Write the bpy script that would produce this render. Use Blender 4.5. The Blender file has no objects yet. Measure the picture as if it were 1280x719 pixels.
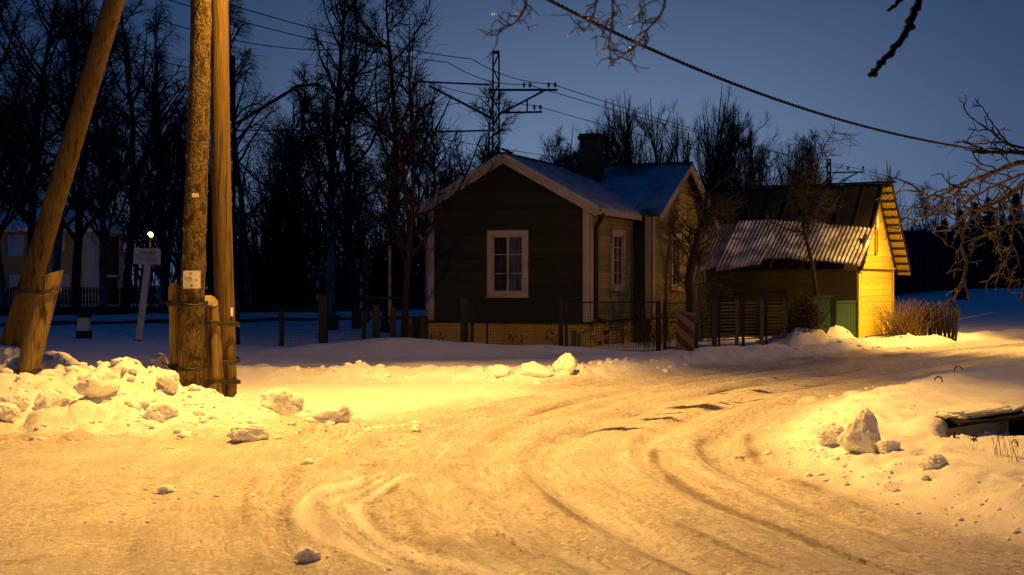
import bpy, bmesh, math, random
import numpy as np
from mathutils import Vector, Matrix, noise as mnoise

random.seed(7)
SC = bpy.context.scene
COL = SC.collection
R = math.radians
F = 1778.0            # focal length in photo pixels (50 mm lens)
EYE = 1.6

# ------------------------------------------------------------------ camera
cam = bpy.data.cameras.new("camera")
cam.lens = 50.0
cam.sensor_width = 36.0
cam.shift_y = -4.5 / 1280
cam.clip_start = 0.05
cam.clip_end = 5000
cam.dof.use_dof = True
cam.dof.focus_distance = 18.0
cam.dof.aperture_fstop = 5.0
camo = bpy.data.objects.new("camera", cam)
camo.location = (0, 0, EYE)
camo.rotation_euler = (R(90), 0, 0)
COL.objects.link(camo)
SC.camera = camo
SC.view_settings.view_transform = 'Standard'
SC.view_settings.look = 'None'
SC.view_settings.gamma = 1
SC.view_settings.exposure = 0.0
SC.cycles.use_denoising = True
SC.cycles.denoising_prefilter = 'NONE'
SC.cycles.caustics_reflective = False
SC.cycles.max_bounces = 5
SC.cycles.transparent_max_bounces = 8
SC.cycles.sample_clamp_indirect = 4.0

# ------------------------------------------------------------------ world: clear dusk sky, sun well below the horizon
world = bpy.data.worlds.new("World")
SC.world = world
world.use_nodes = True
nt = world.node_tree
nt.nodes.clear()
wo = nt.nodes.new("ShaderNodeOutputWorld")
bg = nt.nodes.new("ShaderNodeBackground")
geo = nt.nodes.new("ShaderNodeTexCoord")
sepw = nt.nodes.new("ShaderNodeSeparateXYZ")
nt.links.new(geo.outputs['Generated'], sepw.inputs[0])


def wm(op, a, b=None):
    q = nt.nodes.new("ShaderNodeMath")
    q.operation = op
    for i, x in enumerate((a, b)):
        if x is None:
            continue
        if isinstance(x, (int, float)):
            q.inputs[i].default_value = x
        else:
            nt.links.new(x, q.inputs[i])
    return q.outputs[0]


# after-sunset gradient: paler towards the horizon and towards the last glow ahead, deep blue overhead
elev = wm('MAXIMUM', wm('ARCSINE', sepw.outputs[2]), 0.0)
low = wm('POWER', 2.71828, wm('MULTIPLY', elev, -1 / R(14)))
azi = wm('ARCTAN2', sepw.outputs[0], sepw.outputs[1])
da = wm('DIVIDE', wm('SUBTRACT', azi, R(4)), R(16))
de = wm('DIVIDE', elev, R(11))
glow = wm('POWER', 2.71828, wm('MULTIPLY', wm('ADD', wm('MULTIPLY', da, da), wm('MULTIPLY', de, de)), -1))
low = wm('ADD', wm('MULTIPLY', glow, .90), wm('MULTIPLY', low, .10))
mixc = nt.nodes.new("ShaderNodeMix")
mixc.data_type = 'RGBA'
mixc.inputs[6].default_value = (.0, .020, .078, 1)
mixc.inputs[7].default_value = (.165, .248, .405, 1)
nt.links.new(low, mixc.inputs[0])
nt.links.new(mixc.outputs[2], bg.inputs[0])
bg.inputs[1].default_value = 1.0
nt.links.new(bg.outputs[0], wo.inputs[0])

# ------------------------------------------------------------------ street lights (sodium lamps with a road optic)
SODIUM = (1.0, 0.495, 0.088)


def street_light(name, loc, power, centre, long_axis, r_long, r_back, r_short, tail, color=SODIUM, edge=(0.62, 1.1), radius=0.09):
    """A lamp whose optic spreads its light evenly over an ellipse of road, as a real road luminaire does."""
    d = bpy.data.lights.new(name, 'POINT')
    d.energy = power
    d.color = color
    d.shadow_soft_size = radius
    d.use_nodes = True
    t = d.node_tree
    n, L = t.nodes, t.links
    em = next(x for x in n if x.type == 'EMISSION')
    tc = n.new("ShaderNodeTexCoord")
    sep = n.new("ShaderNodeSeparateXYZ")
    L.new(tc.outputs['Normal'], sep.inputs[0])

    def m(op, a, b=None):
        q = n.new("ShaderNodeMath")
        q.operation = op
        for i, x in enumerate((a, b)):
            if x is None:
                continue
            if isinstance(x, (int, float)):
                q.inputs[i].default_value = x
            else:
                L.new(x, q.inputs[i])
        return q.outputs[0]
    h = loc[2]
    sgn = LIGHT_SIGN
    down = m('MAXIMUM', m('MULTIPLY', sep.outputs[2], -sgn), 0.02)
    gx = m('MULTIPLY', m('DIVIDE', m('MULTIPLY', sep.outputs[0], sgn), down), h)
    gy = m('MULTIPLY', m('DIVIDE', m('MULTIPLY', sep.outputs[1], sgn), down), h)
    gx = m('SUBTRACT', gx, centre[0] - loc[0])
    gy = m('SUBTRACT', gy, centre[1] - loc[1])
    l = math.hypot(*long_axis)
    ax, ay = long_axis[0] / l, long_axis[1] / l
    a0 = m('ADD', m('MULTIPLY', gx, ax), m('MULTIPLY', gy, ay))
    a = m('ADD', m('DIVIDE', m('MAXIMUM', a0, 0.0), r_long), m('DIVIDE', m('MINIMUM', a0, 0.0), r_back))
    b = m('DIVIDE', m('SUBTRACT', m('MULTIPLY', gx, ay), m('MULTIPLY', gy, ax)), r_short)
    rr = m('SQRT', m('ADD', m('MULTIPLY', a, a), m('MULTIPLY', b, b)))
    mr = n.new("ShaderNodeMapRange")
    mr.interpolation_type = 'SMOOTHSTEP'
    mr.inputs[1].default_value = edge[1]
    mr.inputs[2].default_value = edge[0]
    mr.inputs[3].default_value = 0.0
    mr.inputs[4].default_value = 1.0
    L.new(rr, mr.inputs[0])
    boost = m('MINIMUM', m('DIVIDE', 1.0, m('POWER', down, 2.6)), 7.0)
    spill = n.new("ShaderNodeMapRange")
    spill.interpolation_type = 'SMOOTHSTEP'
    spill.inputs[1].default_value, spill.inputs[2].default_value = .17, .40
    L.new(down, spill.inputs[0])
    out = m('ADD', m('MULTIPLY', mr.outputs[0], boost), m('MULTIPLY', spill.outputs[0], tail))
    L.new(out, em.inputs['Strength'])
    o = bpy.data.objects.new(name, d)
    o.location = loc
    COL.objects.link(o)
    return o


LIGHT_SIGN = 1.0
LAMP1 = (-2.2, 15.8, 8.4)
LAMP2 = (14.6, 37.6, 6.8)
street_light("road_light", LAMP1, 7900, (-0.1, 18.4), (0.15, 1.0), 9.2, 15.2, 8.0, 0.19, edge=(0.28, 1.1))
street_light("shed_light", LAMP2, 5000, (11.9, 37.4), (-0.7, 0.7), 8.4, 7.8, 5.4, 0.28, edge=(0.4, 1.15))


# ------------------------------------------------------------------ small tools
def P(px, py, D):
    """The place D metres out that stands at photo pixel (px, py)."""
    return Vector(((px - 640) / F * D, D, EYE + (355 - py) / F * D))


ROOT = {}


def tag(o, label=None, cat=None, group=None, kind=None):
    if label:
        o['label'] = label
    if cat:
        o['category'] = cat
    if group:
        o['group'] = group
    if kind:
        o['kind'] = kind
    return o


def thing(name, loc, label, cat, group=None):
    o = bpy.data.objects.new(name, None)
    o.empty_display_size = 0.2
    o.location = loc
    COL.objects.link(o)
    ROOT[o.name] = Vector(loc)
    return tag(o, label, cat, group)


def mk_mesh(name, V, quads=None, tris=None, mat=None, smooth=False):
    me = bpy.data.meshes.new(name)
    V = np.asarray(V, dtype=np.float32)
    q = np.asarray(quads, dtype=np.int32).reshape(-1, 4) if quads is not None and len(quads) else np.zeros((0, 4), np.int32)
    t = np.asarray(tris, dtype=np.int32).reshape(-1, 3) if tris is not None and len(tris) else np.zeros((0, 3), np.int32)
    me.vertices.add(len(V))
    me.vertices.foreach_set("co", V.ravel())
    me.loops.add(q.size + t.size)
    me.polygons.add(len(q) + len(t))
    me.loops.foreach_set("vertex_index", np.concatenate([q.ravel(), t.ravel()]))
    ls = np.concatenate([np.arange(len(q)) * 4, q.size + np.arange(len(t)) * 3]).astype(np.int32)
    me.polygons.foreach_set("loop_start", ls)
    me.polygons.foreach_set("use_smooth", np.full(len(q) + len(t), bool(smooth)))
    me.update(calc_edges=True)
    if mat:
        me.materials.append(mat)
    return me


BOXV = np.array([(-.5, -.5, -.5), (.5, -.5, -.5), (.5, .5, -.5), (-.5, .5, -.5), (-.5, -.5, .5), (.5, -.5, .5), (.5, .5, .5), (-.5, .5, .5)])
BOXF = np.array([(0, 3, 2, 1), (4, 5, 6, 7), (0, 1, 5, 4), (1, 2, 6, 5), (2, 3, 7, 6), (3, 0, 4, 7)])


def frame(pts):
    """Tangents and two normals along polylines (N,K,3)."""
    T = np.gradient(pts, axis=1)
    T /= np.linalg.norm(T, axis=2, keepdims=True) + 1e-9
    mean = T.mean(axis=1)
    ref = np.where(np.abs(mean[:, 2:3]) > 0.8, np.array([[1.0, 0.13, 0]]), np.array([[0.07, 0.0, 1.0]]))
    n1 = np.cross(T, ref[:, None, :])
    n1 /= np.linalg.norm(n1, axis=2, keepdims=True) + 1e-9
    n2 = np.cross(T, n1)
    return T, n1, n2


class MB:
    def __init__(s):
        s.v, s.q, s.t, s.n = [], [], [], 0

    def add(s, V, q=None, t=None):
        V = np.asarray(V, dtype=np.float64).reshape(-1, 3)
        if q is not None and len(q):
            s.q.append(np.asarray(q).reshape(-1, 4) + s.n)
        if t is not None and len(t):
            s.t.append(np.asarray(t).reshape(-1, 3) + s.n)
        s.v.append(V)
        s.n += len(V)
        return s

    def box(s, c, size, X=None, Y=None, Z=None):
        """Box of size along axes X, Y, Z (default world) about centre c."""
        X = np.array(X if X is not None else (1, 0, 0), float)
        Y = np.array(Y if Y is not None else (0, 1, 0), float)
        Z = np.array(Z if Z is not None else (0, 0, 1), float)
        b = BOXV * np.array(size, float)
        return s.add(np.array(c, float) + b[:, :1] * X + b[:, 1:2] * Y + b[:, 2:] * Z, BOXF)

    def bar(s, a, b, w, h=None):
        """Rectangular bar from a to b."""
        a, b = np.array(a, float), np.array(b, float)
        X = b - a
        l = np.linalg.norm(X)
        X /= l
        up = np.array((0, 0, 1.0)) if abs(X[2]) < 0.9 else np.array((0, 1.0, 0))
        Y = np.cross(up, X)
        Y /= np.linalg.norm(Y)
        Z = np.cross(X, Y)
        return s.box((a + b) / 2, (l, w, h or w), X, Y, Z)

    def tubes(s, pts, rad, sides=6, caps=False):
        pts = np.asarray(pts, float)
        if pts.ndim == 2:
            pts = pts[None]
        N, K, _ = pts.shape
        rad = np.broadcast_to(np.asarray(rad, float), (N, K))
        T, n1, n2 = frame(pts)
        a = np.linspace(0, 2 * np.pi, sides, endpoint=False)
        V = pts[:, :, None, :] + rad[:, :, None, None] * (np.cos(a)[None, None, :, None] * n1[:, :, None, :] + np.sin(a)[None, None, :, None] * n2[:, :, None, :])
        base = (np.arange(N) * K * sides)[:, None, None] + (np.arange(K - 1) * sides)[None, :, None]
        j = np.arange(sides)[None, None, :]
        j2 = (j + 1) % sides
        q = np.stack([base + j, base + sides + j, base + sides + j2, base + j2], axis=-1).reshape(-1, 4)
        tri = None
        VV = V.reshape(-1, 3)
        if caps:
            ex, tr = [], []
            n0 = len(VV)
            for i in range(N):
                for k, rev in ((0, False), (K - 1, True)):
                    ex.append(pts[i, k])
                    c = n0 + len(ex) - 1
                    b = i * K * sides + k * sides
                    for jj in range(sides):
                        x, y = b + jj, b + (jj + 1) % sides
                        tr.append((c, y, x) if rev else (c, x, y))
            VV = np.concatenate([VV, np.array(ex)])
            tri = np.array(tr)
        return s.add(VV, q, tri)

    def build(s, name, mat, parent=None, smooth=False):
        V = np.concatenate(s.v)
        if parent is not None:
            V = V - np.array(ROOT[parent.name])
        q = np.concatenate(s.q) if s.q else None
        t = np.concatenate(s.t) if s.t else None
        me = mk_mesh(name, V, q, t, mat, smooth)
        return link(name, me, parent)


def link(name, me, parent=None, M=None):
    o = bpy.data.objects.new(name, me)
    COL.objects.link(o)
    if parent is not None:
        o.parent = parent
        ROOT[o.name] = ROOT[parent.name]
        if M is not None:
            o.matrix_basis = Matrix.Translation(-ROOT[parent.name]) @ M
    else:
        ROOT[o.name] = Vector((0, 0, 0))
        if M is not None:
            o.matrix_basis = M
    return o


UNIT = {}


def piece(name, mat, parent, c, size, X=(1, 0, 0), Y=(0, 1, 0), Z=(0, 0, 1)):
    """A box-shaped piece that shares one mesh with every alike piece of its material."""
    if (name, mat.name) not in UNIT:
        bm = bmesh.new()
        bmesh.ops.create_cube(bm, size=1)
        me = bpy.data.meshes.new(name)
        bm.to_mesh(me)
        bm.free()
        me.materials.append(mat)
        UNIT[(name, mat.name)] = me
    X, Y, Z = Vector(X), Vector(Y), Vector(Z)
    M = Matrix(((X.x * size[0], Y.x * size[1], Z.x * size[2], c[0]), (X.y * size[0], Y.y * size[1], Z.y * size[2], c[1]), (X.z * size[0], Y.z * size[1], Z.z * size[2], c[2]), (0, 0, 0, 1)))
    return link(name, UNIT[(name, mat.name)], parent, M)


def copy_tree(o, parent=None):
    c = o.copy()
    COL.objects.link(c)
    c.parent = parent
    ROOT[c.name] = ROOT[o.name]
    for ch in list(o.children):
        copy_tree(ch, c)
    return c


# ------------------------------------------------------------------ numpy noise
_rs = np.random.RandomState(3)
PERM = np.tile(_rs.permutation(256), 3)
ANG = _rs.rand(256) * 2 * np.pi
GX, GY = np.cos(ANG), np.sin(ANG)


def pn(x, y, seed=0):
    x = np.asarray(x, float) + seed * 17.31
    y = np.asarray(y, float) + seed * 7.77
    xi, yi = np.floor(x).astype(int), np.floor(y).astype(int)
    xf, yf = x - xi, y - yi
    u, v = xf ** 3 * (xf * (xf * 6 - 15) + 10), yf ** 3 * (yf * (yf * 6 - 15) + 10)

    def g(ix, iy, fx, fy):
        h = PERM[(PERM[ix & 255] + iy) & 255]
        return GX[h] * fx + GY[h] * fy
    a = g(xi, yi, xf, yf)
    b = g(xi + 1, yi, xf - 1, yf)
    c = g(xi, yi + 1, xf, yf - 1)
    d = g(xi + 1, yi + 1, xf - 1, yf - 1)
    return (a + u * (b - a)) + v * ((c + u * (d - c)) - (a + u * (b - a)))


def fbm(x, y, o=4, seed=0):
    z, a, f = 0, 1, 1
    for k in range(o):
        z = z + a * pn(x * f, y * f, seed + k)
        a *= .5
        f *= 2.03
    return z


def sst(a, b, x):
    t = np.clip((x - a) / (b - a), 0, 1)
    return t * t * (3 - 2 * t)


def spline(pts, n=12):
    pts = [np.array(p, float) for p in pts]
    out = []
    for i in range(len(pts) - 1):
        p0, p1, p2, p3 = pts[max(i - 1, 0)], pts[i], pts[i + 1], pts[min(i + 2, len(pts) - 1)]
        for k in range(n):
            t = k / n
            out.append(.5 * (2 * p1 + (p2 - p0) * t + (2 * p0 - 5 * p1 + 4 * p2 - p3) * t * t + (3 * p1 - p0 - 3 * p2 + p3) * t ** 3))
    out.append(pts[-1])
    return np.array(out)


def pdist(x, y, line):
    """(signed distance, arc length) of points to a polyline; positive on its right-hand side."""
    sh = np.shape(x)
    x, y = np.ravel(x), np.ravel(y)
    A, B = line[:-1], line[1:]
    d = B - A
    l2 = (d ** 2).sum(1)
    s0 = np.concatenate([[0], np.cumsum(np.sqrt(l2))[:-1]])
    D, S = np.empty(len(x)), np.empty(len(x))
    for i in range(0, len(x), 20000):
        px, py = x[i:i + 20000, None], y[i:i + 20000, None]
        t = np.clip(((px - A[:, 0]) * d[:, 0] + (py - A[:, 1]) * d[:, 1]) / l2, 0, 1)
        ex, ey = px - A[:, 0] - t * d[:, 0], py - A[:, 1] - t * d[:, 1]
        e2 = ex ** 2 + ey ** 2
        k = e2.argmin(1)
        r = np.arange(len(k))
        cr = d[k, 0] * ey[r, k] - d[k, 1] * ex[r, k]
        D[i:i + 20000] = np.sqrt(e2[r, k]) * np.where(cr < 0, 1, -1)
        S[i:i + 20000] = s0[k] + t[r, k] * np.sqrt(l2[k])
    return D.reshape(sh), S.reshape(sh)


# ------------------------------------------------------------------ materials
def mat_new(name):
    m = bpy.data.materials.new(name)
    m.use_nodes = True
    t = m.node_tree
    return m, t, t.nodes["Principled BSDF"]


def noise_mat(name, c1, c2, scale=6.0, rough=0.8, stretch=(1, 1, 1), bump=0.0, bscale=None, detail=5, spec=0.3, c3=None, t3=0.62, metallic=0.0, bdist=0.02, coords='Object', lo=0.3, hi=0.7, vary=0.0):
    m, t, b = mat_new(name)
    n, L = t.nodes, t.links
    tc = n.new("ShaderNodeTexCoord")
    mp = n.new("ShaderNodeMapping")
    mp.inputs['Scale'].default_value = stretch
    L.new(tc.outputs[coords], mp.inputs[0])
    nz = n.new("ShaderNodeTexNoise")
    nz.inputs['Scale'].default_value = scale
    nz.inputs['Detail'].default_value = detail
    L.new(mp.outputs[0], nz.inputs['Vector'])
    cr = n.new("ShaderNodeValToRGB")
    cr.color_ramp.elements[0].position = lo
    cr.color_ramp.elements[1].position = hi
    cr.color_ramp.elements[0].color = (*c1, 1)
    cr.color_ramp.elements[1].color = (*c2, 1)
    L.new(nz.outputs[0], cr.inputs[0])
    col = cr.outputs[0]
    if c3 is not None:
        n2 = n.new("ShaderNodeTexNoise")
        n2.inputs['Scale'].default_value = scale * 0.45
        n2.inputs['Detail'].default_value = 6
        L.new(mp.outputs[0], n2.inputs['Vector'])
        r2 = n.new("ShaderNodeMapRange")
        r2.inputs[1].default_value = t3 - .05
        r2.inputs[2].default_value = t3 + .05
        L.new(n2.outputs[0], r2.inputs[0])
        mx = n.new("ShaderNodeMix")
        mx.data_type = 'RGBA'
        L.new(r2.outputs[0], mx.inputs[0])
        L.new(col, mx.inputs[6])
        mx.inputs[7].default_value = (*c3, 1)
        col = mx.outputs[2]
    if vary:
        oi = n.new("ShaderNodeObjectInfo")
        vr = n.new("ShaderNodeMapRange")
        vr.inputs[3].default_value, vr.inputs[4].default_value = 1 - vary, 1 + vary * .6
        L.new(oi.outputs['Random'], vr.inputs[0])
        vm = n.new("ShaderNodeMix")
        vm.data_type = 'RGBA'
        vm.blend_type = 'MULTIPLY'
        vm.inputs[0].default_value = 1.0
        L.new(col, vm.inputs[6])
        L.new(vr.outputs[0], vm.inputs[7])
        col = vm.outputs[2]
    L.new(col, b.inputs['Base Color'])
    b.inputs['Roughness'].default_value = rough
    b.inputs['Metallic'].default_value = metallic
    b.inputs['Specular IOR Level'].default_value = spec
    if bump:
        n3 = n.new("ShaderNodeTexNoise")
        n3.inputs['Scale'].default_value = bscale or scale * 3
        n3.inputs['Detail'].default_value = 6
        L.new(mp.outputs[0], n3.inputs['Vector'])
        bp = n.new("ShaderNodeBump")
        bp.inputs['Strength'].default_value = bump
        bp.inputs['Distance'].default_value = bdist
        L.new(n3.outputs[0], bp.inputs['Height'])
        L.new(bp.outputs[0], b.inputs['Normal'])
    return m


M_pole = noise_mat("pole_wood", (.075, .047, .012), (.16, .102, .024), 8, .85, (7, 7, .30), .8, 9, c3=(.035, .024, .010), t3=.60, bdist=.02)
M_polerough = noise_mat("rough_pole_wood", (.045, .030, .009), (.17, .112, .027), 18, .85, (2, 2, .9), .8, 26, c3=(.035, .024, .012), t3=.56, bdist=.03)
M_stub = noise_mat("post_wood", (.15, .10, .03), (.27, .19, .06), 7, .85, (6, 6, .3), .7, 9, c3=(.05, .035, .018), t3=.58)
M_cut = noise_mat("cut_wood", (.10, .075, .05), (.22, .165, .10), 14, .9, bump=.6)
M_iron = noise_mat("dark_iron", (.012, .011, .010), (.03, .026, .022), 12, .6, bump=.2)
M_bark = noise_mat("bark", (.010, .008, .006), (.032, .026, .021), 10, .9, (2, 2, .6), .6, 18)
M_twig = noise_mat("twig_bark", (.010, .008, .007), (.026, .021, .017), 3, .9)
M_barkwarm = noise_mat("warm_bark", (.05, .035, .02), (.15, .11, .065), 12, .55, (2, 2, 1), .8, 30, spec=.5)
M_icy = noise_mat("icy_bark", (.16, .12, .085), (.42, .36, .30), 18, .25, bump=.6, spec=.8)
M_birch = noise_mat("birch_bark", (.10, .09, .08), (.30, .28, .25), 5, .9, (2, 2, 1), .4, c3=(.03, .025, .02), t3=.55)
M_spruce = noise_mat("spruce_needles", (.010, .016, .010), (.025, .034, .020), 4, .9)
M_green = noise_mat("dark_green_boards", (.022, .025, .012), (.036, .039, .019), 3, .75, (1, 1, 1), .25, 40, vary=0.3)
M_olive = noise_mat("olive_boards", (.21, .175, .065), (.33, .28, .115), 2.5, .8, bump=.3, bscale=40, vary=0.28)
M_trim = noise_mat("pale_trim", (.40, .32, .26), (.52, .43, .36), 4, .7, bump=.2, c3=(.30, .23, .18), t3=.66, vary=0.15)
M_white = noise_mat("white_paint", (.62, .60, .56), (.78, .76, .72), 5, .6, bump=.15)
M_plinth = noise_mat("yellow_plinth", (.46, .29, .045), (.60, .39, .07), 2, .85, bump=.4, c3=(.34, .22, .05), t3=.66)
M_brick = noise_mat("yellow_brick", (.42, .28, .06), (.64, .44, .11), 4, .9, bump=.5, coords='Object', vary=0.35)
M_mortar = noise_mat("dark_mortar", (.06, .045, .02), (.11, .085, .04), 8, .95, bump=.5)
M_flash = noise_mat("black_flashing", (.012, .012, .012), (.03, .03, .03), 6, .6)
M_cbrick = noise_mat("chimney_brick", (.08, .056, .04), (.16, .11, .075), 3, .9, bump=.5, vary=0.4)
M_soot = noise_mat("sooty_mortar", (.03, .025, .022), (.06, .05, .045), 8, .95)
M_roof = noise_mat("frosted_sheet_roof", (.34, .39, .46), (.52, .57, .64), 2.5, .5, (1, 1, 1), .2, 30, c3=(.22, .26, .31), t3=.63, vary=0.14)
M_roofblue = noise_mat("blue_frosted_roof", (.22, .34, .45), (.36, .47, .57), 1.7, .5, (1, 1, 1), .2, 30, c3=(.06, .08, .10), t3=.60, vary=0.16)
M_darkroof = noise_mat("dark_roof", (.009, .008, .007), (.018, .016, .014), 4, .8, bump=.3)
M_shedyel = noise_mat("yellow_limewash", (.36, .285, .028), (.50, .40, .05), 2.2, .85, (1, 1, 2.2), .35, 30, c3=(.42, .33, .05), t3=.66, vary=0.16)
M_shedwall = noise_mat("weathered_shed_wall", (.048, .040, .017), (.10, .082, .032), 2.0, .9, bump=.4, bscale=24, c3=(.05, .045, .03), t3=.58, vary=0.35)
M_corr = noise_mat("snowy_corrugated_sheet", (.17, .17, .185), (.40, .40, .42), 4, .75, (1, 1, 1), .4, 24, c3=(.78, .78, .78), t3=.56, lo=.38, hi=.62, vary=0.2)
M_paper = noise_mat("paper", (.66, .60, .52), (.76, .70, .62), 8, .8)
M_ink = noise_mat("black_print", (.02, .02, .02), (.03, .03, .03), 5, .7)
M_sign = noise_mat("sign_white", (.50, .47, .47), (.62, .59, .58), 6, .6)
M_red = noise_mat("dull_red", (.07, .016, .013), (.12, .026, .02), 5, .6)
M_pinkwhite = noise_mat("faded_white_board", (.16, .115, .09), (.24, .18, .14), 5, .6)
M_fence = noise_mat("fence_steel", (.008, .010, .009), (.02, .022, .02), 8, .6)
M_fencegreen = noise_mat("green_fence_paint", (.010, .036, .017), (.02, .06, .028), 5, .55)
M_slat = noise_mat("weathered_slat", (.07, .06, .035), (.15, .12, .07), 6, .85, vary=0.4)
M_conc = noise_mat("dark_concrete", (.010, .009, .008), (.028, .024, .02), 7, .9, bump=.5)
M_dry = noise_mat("dry_stalk", (.06, .038, .013), (.17, .115, .045), 3, .85)
M_leaf = noise_mat("withered_leaf", (.06, .045, .02), (.16, .11, .045), 2, .8)
M_shadeblack = noise_mat("shade_black_concrete", (.003, .003, .003), (.008, .007, .006), 6, .9)  # concrete blackened to paint deep shade into the shallow culvert mouth
M_board = noise_mat("dark_board", (.022, .018, .015), (.045, .037, .03), 3, .85, (1, 1, .3), .3, vary=0.4)
M_farhouse = noise_mat("yellow_render", (.26, .20, .08), (.36, .28, .12), 2, .9)
M_skylit = noise_mat("skylit_pale_blue", (.36, .44, .52), (.46, .54, .60), 2, .9)  # blue tint paints skylight onto the far house's side
M_ballast = noise_mat("ballast", (.03, .028, .026), (.09, .085, .08), 10, .95, bump=.8)
M_cable = noise_mat("cable_black", (.010, .010, .010), (.02, .02, .02), 8, .6)
M_curtain = noise_mat("curtain", (.12, .13, .20), (.24, .26, .36), 4, .9)
M_curtdark = noise_mat("dark_curtain", (.06, .05, .045), (.11, .09, .085), 4, .9)
M_porcelain = noise_mat("insulator", (.03, .02, .018), (.06, .04, .035), 5, .3)

# glass: a clear sheet with a mirror coat
M_glass, _t, _b = mat_new("window_glass")
_b.inputs['Base Color'].default_value = (.8, .85, .9, 1)
_b.inputs['Roughness'].default_value = .03
_b.inputs['Transmission Weight'].default_value = 1.0
_b.inputs['IOR'].default_value = 1.1

# glowing lamp bowl
M_glow, _t, _b = mat_new("lamp_glow")
_b.inputs['Base Color'].default_value = (1, .7, .3, 1)
_b.inputs['Emission Color'].default_value = (1, .50, .11, 1)
_b.inputs['Emission Strength'].default_value = 14.0


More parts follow.
